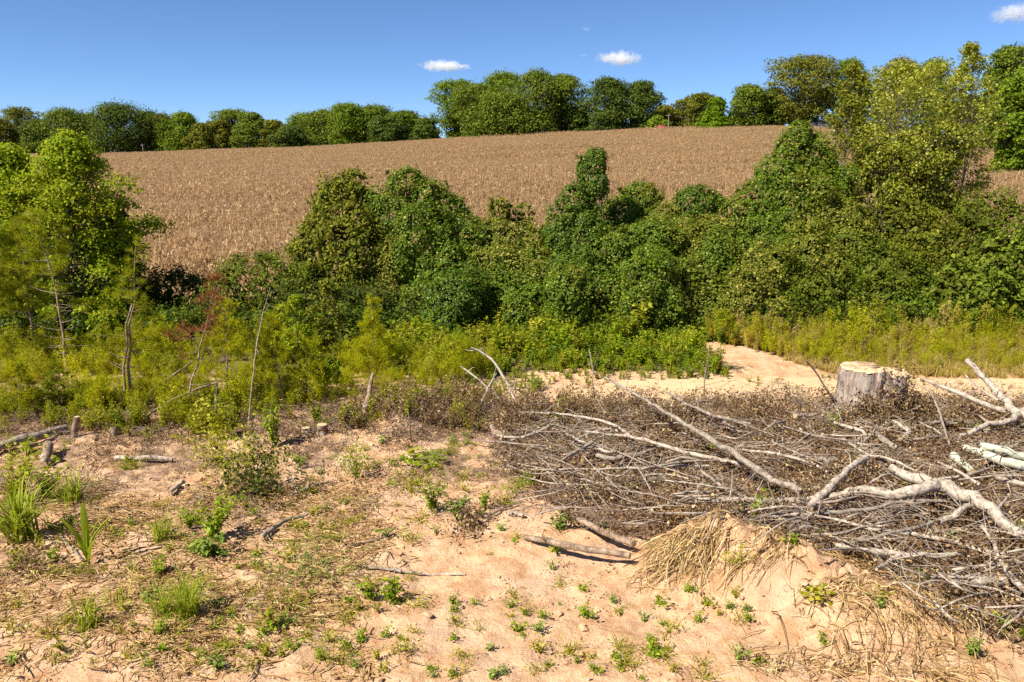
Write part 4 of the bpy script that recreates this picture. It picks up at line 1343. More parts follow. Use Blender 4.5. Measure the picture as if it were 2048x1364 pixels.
# weedy foot along the hedge
N0 = 900
x = R.uniform(-20, 20, N0); y = R.uniform(23.6, 26.5, N0)
ok = np.abs(x - 5.6) > .9
x, y = x[ok], y[ok]
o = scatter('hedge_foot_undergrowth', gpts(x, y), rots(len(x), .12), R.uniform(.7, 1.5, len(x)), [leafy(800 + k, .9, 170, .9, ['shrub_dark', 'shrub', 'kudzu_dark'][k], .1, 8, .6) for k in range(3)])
tag(o, 'shaded leafy undergrowth along the foot of the hedge', 'undergrowth', kind='stuff')


# ------------------------------------------------------------------ the large stump
def stump():
    b = G(1738, 828)
    root = empty('tree_stump', b, 'large pale double-trunked stump with sawn tops beside the sandy track', 'stump')
    k = px2m(b[1])
    Hm = 96 * k
    K = 64; J = 16
    th = np.linspace(0, 2 * np.pi, K, endpoint=False)
    def contour(t):
        # two fused trunks: left bigger and higher
        c1, r1 = -.20, .47; c2, r2 = .30, .42
        out = np.zeros_like(t)
        rr = np.linspace(0, 1.2, 240)
        px = rr[None] * np.cos(t)[:, None]; py = rr[None] * np.sin(t)[:, None]
        ins = ((px - c1) ** 2 + py ** 2 < r1 ** 2) | ((px - c2) ** 2 + (py + .02) ** 2 < r2 ** 2)
        return np.array([rr[i].max() if i.any() else .2 for i in ins])
    rc = contour(th)
    rc = (np.roll(rc, 1) + 2 * rc + np.roll(rc, -1)) / 4
    left = np.cos(th) * rc < .14
    htop = np.where(left, 1.0, .90) * Hm * (1 - .05 * np.abs(np.sin(th * 4 + .5)) * (np.sin(th * 17) > .2))
    V = []
    for j in range(J):
        s = j / (J - 1)
        fl = 1 + (.30 + .16 * np.sin(th * 5 + 1)) * (1 - s) ** 3 + .02 * np.sin(9 * s)
        rid = 1 + (.06 * np.sin(th * 11 + 1.5 * np.sin(3 * s)) * np.sin(th * 3 + 1) + .075 * np.abs(np.sin(th * 14 + .8 * s)) + .03 * np.sin(th * 27 + 1 + 2 * s) + .05 * np.sin(th * 5) * (1 - s)) + .012 * np.random.default_rng(3 + j).normal(size=K)
        r_ = rc * fl * rid
        V.append(np.stack([r_ * np.cos(th), r_ * np.sin(th), -.12 + s * (htop + .12)], 1))
    V = np.array(V)
    ii = np.arange(J * K).reshape(J, K); nx = np.roll(ii, -1, 1)
    MB().quads(V, np.stack([ii[:-1], nx[:-1], nx[1:], ii[1:]], -1)).obj('bark', M['stumpbark'], root, smooth=True)
    # sawn faces: two discs with a rough broken step between them
    for nm, sel, hz, cx in (('cut_face', left, 1.0, -.22), ('cut_face', ~left, .90, .36)):
        rim = V[-1][sel]
        # order round the loop
        idx = np.where(sel)[0]
        br = np.where(np.diff(idx) > 1)[0]
        if len(br):
            idx = np.roll(idx, -(br[0] + 1))
        rim = V[-1][idx]
        n = len(rim)
        rg = np.random.default_rng(5)
        rings = []
        cen = np.array([cx if cx > 0 else cx + .02, 0, hz * Hm])
        for f in (1.0, .97, .8, .55, .28):
            q = cen + (rim - cen) * np.array([f, f, 1])
            q[:, 2] = hz * Hm + (.012 if f < 1 else -.02) + (rg.normal(size=n) * .022 if f < .95 else 0)
            rings.append(q)
        W = np.concatenate(rings + [cen[None] + np.array([[0, 0, .01]])])
        Q = []
        T = []
        m = len(rings)
        for a in range(m - 1):
            for k_ in range(n):
                k2 = (k_ + 1) % n
                Q.append((a * n + k_, a * n + k2, (a + 1) * n + k2, (a + 1) * n + k_))
        for k_ in range(n):
            T.append(((m - 1) * n + k_, (m - 1) * n + (k_ + 1) % n, m * n))
        mb = MB(); mb.quads(W, Q); mb.tris(W, T)
        mb.obj(nm, M['cutwood'], root)
    # splintered riser between the two levels
    ys = np.linspace(-.42, .42, 15)
    rg = np.random.default_rng(8)
    xs = .135 + rg.normal(size=15) * .014
    Vr = np.concatenate([np.stack([xs, ys, np.full(15, .88 * Hm)], 1), np.stack([xs + rg.normal(size=15) * .01, ys, np.full(15, 1.0 * Hm + .01)], 1)])
    Q = [(a, a + 1, 16 + a, 15 + a) for a in range(14)]
    MB().quads(Vr, Q).obj('split_wood', M['cutwood'], root)
    # raised splinter slab on the left face
    V2, Q2 = box_v(-.62, .08, -.13, -.02, Hm - .01, Hm + .05)
    V2[4:, 0] *= .9
    V2[:, 1] += V2[:, 0] * .15
    MB().quads(V2, Q2).obj('raised_splinter', M['cutwood'], root)
    return b


STUMP = stump()


# small cut stubs and posts
def stub(u, v, r_m, h, label, lean=(0, 0), barkm='bark_brown', name='cut_stub'):
    b = G(u, v)
    root = empty(name, b, label, 'stump')
    top = np.array([lean[0], lean[1], h])
    s = np.linspace(-.08, 1, 6)[:, None]
    pth = top * s
    rg = np.random.default_rng(int(u * 7 + v))
    pth[1:-1, :2] += rg.normal(size=(4, 2)) * r_m * .12
    MB().tubes(pth, r_m * np.array([1.25, 1.12, 1.0, .98, .97, .95]), 10).obj('bark', M[barkm], root, smooth=True)
    a = np.linspace(0, 2 * np.pi, 10, endpoint=False)
    ring = np.stack([np.cos(a), np.sin(a), np.zeros(10)], 1) * r_m * .95 + top
    W = np.concatenate([ring, ring * np.array([1, 1, 1]) * 0 + top + (ring - top) * .5 + np.array([0, 0, .006]), [top + np.array([0, 0, .01])]])
    Q = [(k, (k + 1) % 10, 10 + (k + 1) % 10, 10 + k) for k in range(10)]
    mb = MB(); mb.quads(W, Q); mb.tris(W, [(10 + k, 10 + (k + 1) % 10, 20) for k in range(10)])
    mb.obj('cut_face', M['cutwood'], root)


stub(147, 872, .06, .42, 'thin leaning cut post with a reddish top at left', (.10, .03))
stub(228, 868, .11, .11, 'short sawn stub with a pale oval top left of the thicket', (.02, 0))
stub(212, 858, .08, .08, 'smaller sawn stub just behind the pale-topped one', (0, 0))
stub(644, 868, .11, .22, 'small reddish stub at the edge of the sandy hump', (.01, 0))
stub(612, 866, .09, .10, 'lowest sawn stub left of the reddish stub', (0, 0))


# ------------------------------------------------------------------ logs and branches
def spline(P, n):
    P = np.asarray(P, float)
    t = np.concatenate([[0], np.cumsum(np.linalg.norm(np.diff(P, axis=0), axis=1))]); t /= t[-1]
    s = np.linspace(0, 1, n)
    Q = np.stack([np.interp(s, t, P[:, i]) for i in range(P.shape[1])], -1)
    for _ in range(2):
        Q[1:-1] = (Q[:-2] + 2 * Q[1:-1] + Q[2:]) / 4
    return Q


def branch(label, pix, mat='bark', name='fallen_branch', cat='branch', group='cut branches of the brush heap', twigs=5, seed=None, cut=False, forks=()):
    """pix: (u, v, height above ground, radius in photo px)"""
    seed = seed if seed is not None else int(pix[0][0] * 13 + pix[0][1] * 7)
    rg = np.random.default_rng(seed)
    def path(pix):
        W = []
        for (u, v, h, r_) in pix:
            p = G(u, v, h + (.13 if u > 1080 and v > 830 else 0))
            W.append([*p, r_ * .8 * px2m(p[1], p[2])])
        W = np.array(W)
        n = max(8, int(np.linalg.norm(W[-1, :3] - W[0, :3]) / .16))
        S = spline(W, n)
        S[1:-1, :3] += rg.normal(size=(n - 2, 3)) * (S[1:-1, 3:4] * .28)
        S[:, 3] *= 1 + rg.normal(size=n) * .06
        S[:, 2] = np.maximum(S[:, 2], ground(S[:, 0], S[:, 1]) + S[:, 3] * .55)
        return S
    S = path(pix)
    base = S[len(S) // 2, :3].copy()
    base[2] = float(ground(base[0], base[1]))
    big = S[:, 3].max() > .035
    sides = 9 if big else 6
    kids = len(forks) > 0 or cut
    def tube(S):
        mb = MB()
        mb.tubes(S[:, :3] - base, S[:, 3], sides, cap=True)
        # side twigs and knots
        for _ in range(twigs):
            k = rg.integers(1, len(S) - 1)
            d = unit(rg.normal(size=3) + np.array([0, 0, .5])); l = rg.uniform(.1, .5)
            p = S[k, :3] - base
            e = p + d * l
            rr = min(S[k, 3] * .45, .012)
            mb.tubes(np.stack([p, p + d * l * .5 + rg.normal(size=3) * .03, e]), np.array([rr, rr * .7, rr * .3]), 4)
        return mb
    if not kids:
        o = tube(S).obj(name, M[mat], None, base, smooth=True)
        return tag(o, label, cat, group)
    root = empty(name, base, label, cat, group)
    tube(S).obj('stem', M[mat], root, smooth=True)
    for f in forks:
        F = path(f)
        tube(F).obj('fork', M[mat], root, smooth=True)
    if cut:
        for e, i in ((0, 1), (-1, -2)):
            d = unit(S[e, :3] - S[i, :3])
            if S[e, 3] < .03:
                continue
            s1 = unit(np.cross(d, [0.1, .05, 1])); s2 = np.cross(d, s1)
            a = np.linspace(0, 2 * np.pi, 10, endpoint=False)
            c = S[e, :3] - base + d * .003
            ring = c + S[e, 3] * .97 * (np.cos(a)[:, None] * s1 + np.sin(a)[:, None] * s2)
            mb = MB(); mb.tris(np.concatenate([ring, c[None] + d * .004]), [(k, (k + 1) % 10, 10) for k in range(10)])
            mb.obj('cut_face', M['cutwood'], root)
    return root


B = branch
B('long straight pale branch running diagonally down through the brush heap', [(1210, 755, .75, 2.5), (1290, 800, .62, 4), (1400, 865, .5, 6.5), (1480, 915, .4, 8), (1540, 955, .3, 9), (1602, 986, .2, 9.5)], 'bark', twigs=10)
B('thin branch pointing up-left in front of the small track-side weeds', [(1327, 781, .5, 2), (1378, 811, .4, 3.5), (1429, 832, .3, 4), (1500, 848, .18, 5)], 'bark')
B('thin arching branch at the upper left of the brush heap', [(1040, 822, .35, 2), (1100, 826, .4, 3), (1165, 830, .42, 3.5), (1230, 848, .32, 4), (1260, 870, .2, 4)], 'bark_white')
B('long wavy pale branch along the upper left of the brush heap', [(1170, 864, .25, 2.5), (1276, 876, .3, 4.5), (1322, 887, .3, 5), (1364, 904, .25, 5.5), (1415, 915, .22, 5), (1484, 927, .15, 5)], 'bark_white')
B('curved thin branch ending by the forked stub in mid-heap', [(1484, 899, .2, 3), (1540, 906, .26, 4), (1600, 915, .24, 4), (1632, 931, .18, 3.5), (1655, 946, .12, 3)], 'bark_white')
B('thick forked pale limb lying at the right of the brush heap', [(2080, 1084, .12, 15), (2003, 1043, .22, 15), (1970, 1015, .3, 16), (1952, 996, .34, 17), (1905, 978, .36, 19), (1859, 966, .36, 18), (1822, 955, .38, 13), (1782, 936, .4, 10)],
  'bark_white', 'forked_limb', 'branch', None, 6, cut=True,
  forks=[[(1872, 970, .36, 17), (1846, 986, .34, 15), (1813, 992, .3, 13), (1748, 980, .28, 12), (1702, 982, .22, 11), (1655, 995, .15, 9)],
         [(1950, 1000, .33, 8), (1905, 1026, .25, 8), (1880, 1040, .18, 7)]])
B('crooked thick branch standing between the long diagonal and the forked limb', [(1736, 917, .42, 6), (1702, 931, .38, 8), (1674, 959, .32, 9), (1642, 987, .25, 9.5), (1618, 1020, .12, 10)], 'bark_white', twigs=3, cut=True)
B('bare antler-shaped branch rising over the track at the right edge', [(2075, 846, .25, 11), (2016, 812, .45, 11), (1993, 783, .7, 8.5), (1966, 751, .95, 7.5), (1933, 721, 1.2, 7)],
  'bark_white', 'forked_limb', 'branch', None, 4, cut=True,
  forks=[[(2010, 822, .4, 7), (1966, 809, .5, 6.5), (1915, 786, .62, 5.5), (1841, 758, .8, 3)], [(2060, 815, .4, 9), (2016, 843, .3, 8), (1980, 846, .28, 7), (1915, 878, .15, 6)],
         [(1996, 800, .6, 3), (1960, 775, .8, 2.5), (1930, 752, .95, 2)]])
B('pale branch running just below the thick forked limb', [(1586, 1026, .12, 4), (1655, 1029, .18, 5), (1720, 1019, .2, 5.5), (1767, 1017, .22, 5), (1790, 1003, .25, 5), (1890, 1003, .2, 4.5)], 'bark')
B('long thin branch from the vine sprigs to the right edge of the mound', [(1540, 1033, .12, 4), (1610, 1027, .15, 4.5), (1679, 1042, .16, 4.5), (1748, 1056, .14, 4.5), (1841, 1070, .12, 5), (1942, 1098, .1, 6)], 'bark_white')
B('thick pale branch lying on top of the orange dirt mound', [(1670, 1093, .1, 5), (1736, 1103, .14, 7), (1795, 1108, .15, 8), (1873, 1112, .12, 7), (1920, 1107, .1, 5)], 'bark_white', 'forked_limb', 'branch', None, 2,
  forks=[[(1798, 1112, .14, 6), (1775, 1126, .1, 5.5), (1752, 1140, .05, 5)]])
B('curved grey branch crossing above the dirt mound branch', [(1682, 1089, .15, 4), (1740, 1081, .22, 4.5), (1795, 1064, .25, 4.5), (1846, 1052, .25, 4.5), (1881, 1036, .2, 4)], 'bark')
B('pale branch slanting to the right edge below the forked limb', [(1818, 1069, .15, 5), (1892, 1081, .17, 5.5), (1971, 1099, .15, 6), (2052, 1126, .1, 5)], 'bark_white')
B('crooked branch running down the lower right corner of the heap', [(1963, 1050, .25, 3.5), (1990, 1093, .22, 4.5), (2006, 1136, .18, 7), (2037, 1171, .14, 9), (2075, 1210, .1, 9)], 'bark_white')
B('short straight pale branch at the lower right of the heap', [(1904, 1138, .1, 4), (1950, 1134, .13, 4.5), (2004, 1127, .12, 4)], 'bark_white')
B('pale lower branch lying level in mid-heap', [(1390, 1000, .15, 7), (1482, 1001, .16, 7), (1560, 1000, .15, 7.5), (1640, 996, .12, 6)], 'bark_white')
B('thin level branch across the left of the heap', [(1100, 938, .15, 2.5), (1193, 937, .2, 3), (1299, 936, .2, 3.5), (1420, 931, .15, 3.5)], 'bark_white')
B('short forked stick at the left end of the heap', [(1109, 931, .12, 3), (1146, 904, .22, 4), (1185, 885, .3, 4.5)], 'bark', twigs=2)
B('stout weathered wood chunk in the left of the heap', [(1193, 908, .15, 6), (1225, 918, .14, 8), (1276, 911, .14, 6), (1306, 900, .15, 4)], 'bark', twigs=1)
B('straight short branch below the long diagonal', [(1401, 941, .22, 3.5), (1438, 968, .18, 4.5), (1496, 998, .1, 5)], 'bark')
B('peeled brown log poking out left of the root mat', [(1156, 1040, .06, 7.5), (1206, 1064, .07, 8.5), (1268, 1086, .05, 8.5)], 'bark_brown', 'log', 'log', None, 1, cut=True)
B('dark-shadowed brown log lying left of the root mat on bare soil', [(1051, 1076, .05, 7), (1119, 1085, .09, 8.5), (1200, 1100, .1, 9), (1260, 1112, .06, 9)], 'bark_brown', 'log', 'log', None, 1, cut=True)
B('thin grey stick lying on the bare soil at centre', [(716, 1127, .03, 3), (772, 1137, .05, 4), (803, 1147, .04, 4.5)], 'bark', group=None, twigs=2)
B('half-buried pale stick right of the thin grey stick', [(811, 1145, .02, 3), (860, 1143, .03, 3.5), (931, 1151, .02, 3)], 'bark_white', group=None, twigs=1)
B('short white peeled piece of wood on the soil at centre', [(1015, 1027, .05, 6), (1032, 1028, .06, 7), (1046, 1034, .05, 5)], 'bark_white', 'wood_chunk', 'wood', None, 0)
B('grey bent stick on the soil right of the leafy weed patch', [(523, 1076, .05, 6), (550, 1051, .08, 5), (578, 1039, .08, 4.5), (614, 1033, .06, 3.5)], 'bark', group=None, twigs=1, cut=True)
B('short whitish stick in the weeds at left', [(339, 985, .06, 5), (353, 974, .08, 5.5), (368, 963, .06, 5)], 'bark_white', group=None, twigs=0)
B('grey fallen log at the left edge under the pines', [(-20, 900, .12, 9), (50, 880, .14, 11), (95, 868, .14, 10), (132, 856, .12, 8)], 'bark', 'log', 'log', None, 3, cut=True)
B('dark upright chunk of rotten log at the left edge', [(84, 930, .08, 11), (90, 908, .16, 12), (96, 890, .2, 11)], 'bark_brown', 'log', 'log', None, 0, cut=True)
B('pale peeled bark strip in the left foreground litter', [(231, 913, .05, 6), (279, 915, .07, 7), (345, 922, .05, 5)], 'bark_white', group=None, twigs=2)
B('thin white stick at the left edge below the fallen log', [(-10, 892, .05, 3), (30, 885, .08, 3), (62, 872, .1, 2.5)], 'bark_white', group=None, twigs=1)
B('lichen-covered pale log at the right edge, upper of the pair', [(1962, 892, .3, 10), (2010, 902, .3, 11), (2085, 918, .25, 11)], 'lichen_bark', 'log', 'log', 'lichen logs at the right edge', 1, cut=True)
B('lichen-covered pale log at the right edge, lower of the pair', [(1929, 896, .2, 9), (1985, 915, .2, 12), (2080, 940, .18, 13)], 'lichen_bark', 'log', 'log', 'lichen logs at the right edge', 1, cut=True)
B('short greenish log end pointing at the thick forked limb', [(1908, 912, .22, 9), (1925, 930, .2, 10), (1944, 944, .15, 9)], 'lichen_bark', 'log', 'log', 'lichen logs at the right edge', 0, cut=True)
B('slim pale branch crossing right of the forked limb', [(1876, 922, .3, 3), (1915, 941, .28, 4), (1960, 970, .22, 5)], 'bark_white')
B('pale stout branch leaving the right edge beside the forked limb', [(1990, 958, .2, 6), (2030, 966, .2, 7), (2080, 976, .18, 7)], 'bark_white')
B('greyish log lying level at the lower right of the heap', [(1905, 1164, .1, 10), (1960, 1166, .12, 11), (2010, 1160, .12, 10)], 'bark_white', 'log', 'log', None, 1, cut=True)
B('short pale log near the stump left side', [(1590, 831, .12, 6), (1630, 828, .14, 6.5), (1662, 826, .12, 6)], 'bark_white', 'log', 'log', None, 1, cut=True)
B('flat pale plank-like piece right of the small green plant', [(1742, 862, .15, 5), (1768, 880, .15, 9), (1796, 900, .1, 8)], 'bark', 'wood_chunk', 'wood', None, 0)
B('crooked branch with a sharp elbow below the stump', [(1668, 846, .2, 4), (1700, 858, .22, 5), (1740, 854, .25, 4.5), (1738, 868, .15, 3.5), (1715, 900, .1, 2.5)], 'bark_white')
B('angled pale branch right below the stump', [(1785, 842, .25, 4), (1815, 858, .2, 6), (1826, 864, .18, 6), (1800, 878, .1, 6)], 'bark_white')
B('pale short log in mid-heap left of the crooked branch', [(1632, 918, .18, 8), (1662, 920, .18, 8.5), (1676, 921, .16, 7)], 'bark', 'log', 'log', None, 0, cut=True)
B('thin dead sapling standing upright before the clay slip', [(1410, 812, .05, 1.8), (1406, 770, .5, 1.8), (1415, 730, 1.0, 1.6), (1419, 690, 1.5, 1.0)], 'twig', 'dead_sapling', 'sapling', None, 8)
B('dead dark stem leaning left beside the stump', [(1688, 818, .1, 3), (1660, 790, .5, 2.5), (1632, 745, 1.0, 2), (1612, 722, 1.3, 1.5)], 'twig_brown', 'dead_sapling', 'sapling', None, 8)
B('thin grey stem slanting right of the stump', [(1905, 900, .1, 2.5), (1888, 850, .4, 3), (1872, 800, .8, 2.5), (1858, 780, 1.0, 2)], 'twig', 'dead_sapling', 'sapling', None, 5)
B('upright dry twig at the upper left of the heap', [(1190, 800, .1, 1.5), (1184, 765, .6, 1.4), (1187, 735, .9, 1.2), (1178, 700, 1.2, .8)], 'twig', 'dead_sapling', 'sapling', None, 10)
B('pale dead branch tip curving up in front of the green carpet', [(1030, 800, .2, 3), (990, 723, .9, 3.5), (973, 707, 1.05, 3.5), (942, 695, 1.2, 2.5)], 'bark_white', twigs=6, group=None)
B('thin pale branch slanting down before the green carpet', [(956, 820, .1, 2.5), (973, 781, .5, 3), (992, 748, .8, 2)], 'bark_white', twigs=3, group=None)
B('pale dead twig left of the curving branch tip', [(922, 733, .8, 2), (945, 748, .65, 2.5), (975, 775, .4, 2.5), (1010, 805, .1, 2.5)], 'bark_white', twigs=4, group=None)
B('weathered split post standing left of the sandy hump', [(729, 848, .0, 7), (734, 800, .45, 7), (738, 770, .75, 6), (746, 745, 1.0, 4)], 'bark_brown', 'snag', 'post', None, 2)
B('slender grey pole sapling standing tall left of centre', [(497, 856, .0, 2.4), (502, 790, .65, 2.2), (508, 740, 1.2, 2.1), (512, 700, 1.6, 1.9), (522, 640, 2.2, 1.5), (541, 575, 2.9, .8)], 'twig', 'dead_sapling', 'sapling', None, 14)
B('brown leaning pole propped in the left weeds, upper one', [(270, 808, .1, 3.2), (320, 770, .4, 3.2), (385, 722, .9, 2.2)], 'bark_brown', 'leaning_pole', 'pole', None, 3)
B('brown leaning pole propped in the left weeds, lower one', [(290, 835, .1, 3), (360, 790, .4, 3.2), (405, 775, .5, 3), (445, 760, .65, 2)], 'bark_brown', 'leaning_pole', 'pole', None, 3)
B('dark broken snag between the rusty pine and the bright bushy pine', [(430, 836, 0, 5), (432, 800, .35, 4.5), (436, 760, .75, 3)], 'tree_trunk', 'snag', 'post', None, 2)
B('thin dead stem standing in the bare soil left of the heap', [(822, 884, .0, 2.5), (820, 850, .4, 2), (817, 822, .7, 1.2)], 'twig_brown', 'dead_sapling', 'sapling', None, 5)
B('short dark stump-like stem behind the sandy hump', [(848, 842, 0, 7), (849, 820, .2, 7), (846, 806, .34, 6)], 'tree_trunk', 'snag', 'post', None, 3)
B('thick brown log end at the heap upper left corner', [(984, 852, .15, 8), (995, 868, .15, 9), (1010, 880, .1, 8)], 'bark_brown', 'log', 'log', None, 1, cut=True)
B('leaning pale stick at the left edge of the tall weeds', [(75, 770, .5, 2.5), (110, 800, .25, 3), (135, 822, .1, 3)], 'bark', 'leaning_pole', 'pole', None, 2)
B('brown stick half buried on the soil left of centre', [(700, 1095, .02, 2.5), (745, 1085, .03, 3), (790, 1070, .03, 2)], 'twig_brown', group=None, twigs=1)
B('grey stick resting on the soil below the dark bush', [(582, 990, .04, 3), (620, 973, .06, 4), (662, 962, .05, 2.5)], 'bark_white', group=None, twigs=3)
B('thin dark stick by the white peeled piece', [(975, 1030, .03, 2.5), (1010, 1015, .05, 2.5), (1042, 1004, .06, 2)], 'twig_brown', group=None, twigs=2)
B('dark dry stick in the left foreground beside the corn seedling', [(95, 1045, .04, 3), (130, 1080, .06, 3), (165, 1118, .04, 3.5)], 'bark', group=None, twigs=1)

LAND = [('the corn seedling', 178, 1085), ('the bushy grass tuft', 378, 1190), ('the slim grass tuft', 176, 1215), ('the large left grass tuft', 45, 1030),
        ('the narrow leaning grass tuft', 322, 1050), ('the leafy weed patch', 430, 1060), ('the bent grey stick', 568, 1050), ('the bluish feathery patch', 598, 1130),
        ('the dark bushy weed', 512, 950), ('the broad-leaved seedling pair', 763, 1190), ('the round green weed', 866, 1000), ('the dead brown clump', 935, 1050),
        ('the white wood piece', 1030, 1030), ('the brown log', 1120, 1085), ('the bright creeper patch', 845, 915), ('the fibrous root mat', 1310, 1120),
        ('the mound creeper', 1632, 1215), ('the thin grey stick', 760, 1137), ('the sandy hump', 795, 850), ('the forked limb', 1880, 975), ('the crooked branch', 1680, 955),
        ('the long diagonal branch', 1450, 900), ('the large stump', 1738, 800), ('the antler branch', 1990, 820), ('the vine sprigs', 1505, 1040),
        ('the pale straw bundle', 1800, 1290), ('the upright yellow weed', 543, 1240), ('the bottom straw mat', 1620, 1330), ('the mound branch', 1800, 1108),
        ('the level mid-heap branch', 1500, 1000), ('the stout wood chunk', 1240, 912), ('the lichen logs', 2000, 905), ('the wavy pale branch', 1330, 885)]
ORD = ['nearest', 'second nearest', 'third nearest', 'fourth nearest', 'fifth nearest', 'sixth nearest', 'seventh nearest', 'eighth nearest', 'ninth nearest', 'tenth nearest', 'eleventh nearest', 'twelfth nearest', 'thirteenth nearest', 'fourteenth nearest', 'fifteenth nearest', 'sixteenth nearest', 'seventeenth nearest', 'eighteenth nearest']


def rel_labels(noun, pts):
    """a label for each of many alike things: which way and how far out from a landmark it lies"""
    cell = {}
    for i, (u, v) in enumerate(pts):
        dd = [math.hypot(u - a, (v - b) * 1.5) for _, a, b in LAND]
        j = int(np.argmin(dd)); _, a, b = LAND[j]
        if abs(u - a) > abs(v - b) * 1.5:
            way = 'to the left of' if u < a else 'to the right of'
        else:
            way = 'behind' if v < b else 'in front of'
        cell.setdefault((j, way), []).append((dd[j], i))
    out = [None] * len(pts)
    for (j, way), L_ in cell.items():
        for k, (_, i) in enumerate(sorted(L_)):
            out[i] = '%s %s %s %s' % (noun, ('' if len(L_) == 1 else (ORD[k] if k < len(ORD) else 'far out')), way, LAND[j][0])
            out[i] = ' '.join(out[i].split())
    return out


# more lengths of branch spread through the heap
sticks = []
rgb = np.random.default_rng(77)
cnt = 0
while cnt < 150:
    u = rgb.uniform(1000, 2090); v = rgb.uniform(830, 1240)
    p = P0(u, v, .1)
    if brush_mask(p[0], p[1]) < .5:
        continue
    cnt += 1
    ang = rgb.normal() * .45
    ln = rgb.uniform(50, 170)
    h = rgb.uniform(.1, .36)
    r_ = 1.5 + 3.2 * rgb.random() ** 2
    du, dv = math.cos(ang) * ln / 2, math.sin(ang) * ln / 2 * .5
    bend = rgb.normal() * 8
    sticks.append((u, v, [(u - du, v - dv, h * .6, r_ * .7), (u, v + bend, h, r_), (u + du, v + dv, h * .7, r_ * .6)]))
for cnt, (lab, (u, v, pp)) in enumerate(zip(rel_labels('bleached brush stick', [q[:2] for q in sticks]), sticks)):
    B(lab, pp, ['bark', 'bark_white', 'twig', 'bark_white'][cnt % 4], 'brush_stick', 'branch', 'bleached sticks of the brush heap', 2, seed=cnt + 1)


# ------------------------------------------------------------------ dead leaves, twigs, straw, clods
def curl_leaf(seed, mat='deadleaf', n=16, leaf=.055, w=.12, hgt=.07):
    rng = np.random.default_rng(seed)
    mb = MB()
    pos = np.stack([rng.normal(size=n) * w, rng.normal(size=n) * w, rng.uniform(0, hgt, n)], 1)
    mb.leaves(pos, np.array([[0, 0, .8]] * n), leaf, .6, .8, 0, rng=rng, fold=.3)
    return mb.mesh('dead_leaf_cluster', M[mat])


N0 = 12500
x = R.uniform(-3.5, 13.5, N0); y = R.uniform(8, 18.4, N0)
bmv = brush_mask(x, y)
ok = bmv > .45
x, y = x[ok], y[ok]
hgt = R.random(len(x)) ** 1.3 * (.42 * sstep(.38, .7, fbm(x / .8, y / .6, 47)))
o = scatter('dead_leaf_litter', gpts(x, y, 0) + np.stack([0 * x, 0 * x, hgt], 1), rots(len(x), .5), R.uniform(.6, 1.25, len(x)), [curl_leaf(850 + k) for k in range(6)])
tag(o, 'crumpled brown dead leaves filling the brush heap', 'dead leaves', kind='stuff')

# dead leaves hanging on twigs round the stump
N0 = 620
x = STUMP[0] + R.normal(size=N0) * 1.0 + .15; y = STUMP[1] - .72 + R.normal(size=N0) * .16
h = np.abs(R.normal(size=N0)) * .5 * np.exp(-((x - STUMP[0] - .2) / .9) ** 2)
o = scatter('withered_leaves', gpts(x, y) + np.stack([0 * x, 0 * x, h], 1), rots(N0, .8), R.uniform(.7, 1.4, N0), [curl_leaf(860 + k, 'deadleaf', 11, .055, .08, .1) for k in range(4)])
tag(o, 'withered dark leaves hanging in front of the large stump', 'dead leaves', kind='stuff')

N0 = 900
x = R.uniform(-3.6, 10.5, N0); y = R.uniform(15.7, 18.6, N0)
ok = (fbm(x / .7, y / .7, 97) > .44) & (y < 17.6 + np.clip((1.6 - x) * .4, 0, 1.0)) & (R.random(N0) < np.where(x < 2, 1, .6))
x, y = x[ok], y[ok]
o = scatter('withered_weeds', gpts(x, y), rots(len(x), .2), R.uniform(.4, 1.0, len(x)), [plume(865 + k, .75, 110, .4, 'deadleaf', .06, 4, .5, False) for k in range(4)])
tag(o, 'withered brown weeds standing along the back of the brush heap', 'dead weeds', kind='stuff')
# thin leaf litter on the left slope
N0 = 16000
x = R.uniform(-12, 1.5, N0); y = 9 + R.uniform(0, 1, N0) ** .6 * 8.8
ok = (fbm(x / 1.1, y / .8, 53) > .52 - .2 * sstep(14.2, 15.8, y)) & (R.random(N0) < .3 + .7 * sstep(12, 15.5, y))
x, y = x[ok], y[ok]
o = scatter('leaf_litter', gpts(x, y, .01), rots(len(x), .4), R.uniform(.4, .85, len(x)), [curl_leaf(870 + k, 'deadleaf', 11, .05, .12, .03) for k in range(4)])
tag(o, 'scattered brown leaf litter on the soil of the left slope', 'dead leaves', kind='stuff')


def twig_mesh(seed, mat='twig', l=.6, n=4, r_=.004):
    rng = np.random.default_rng(seed)
    P = []
    for k in range(n):
        az = rng.normal() * .6; ll = l * rng.uniform(.5, 1.1)
        d = np.array([math.cos(az), math.sin(az), rng.normal() * .15])
        s = rng.normal(size=3) * .08; s[2] = abs(s[2])
        P.append(np.stack([s - d * ll / 2, s + rng.normal(size=3) * .04, s + d * ll / 2]))
    mb = MB().tubes(np.array(P), np.full((n, 3), r_) * np.array([1, .8, .4]), 4)
    return mb.mesh('twig_bunch', M[mat])


N0 = 1500
x = R.uniform(-3.5, 13.5, N0); y = R.uniform(8, 18.2, N0)
ok = brush_mask(x, y) > .35
x, y = x[ok], y[ok]
hgt = .04 + R.random(len(x)) * .22
o = scatter('brush_twigs', gpts(x, y) + np.stack([0 * x, 0 * x, hgt], 1), np.stack([R.normal(size=len(x)) * .25, R.normal(size=len(x)) * .25, R.normal(size=len(x)) * .6 + np.pi * R.integers(0, 2, len(x))], 1),
            R.uniform(.6, 1.5, len(x)), [twig_mesh(880 + k, ['twig', 'bark_white', 'twig_brown', 'bark_white'][k % 4]) for k in range(8)])
tag(o, 'fine grey twigs tangled all through the brush heap', 'twigs', kind='stuff')
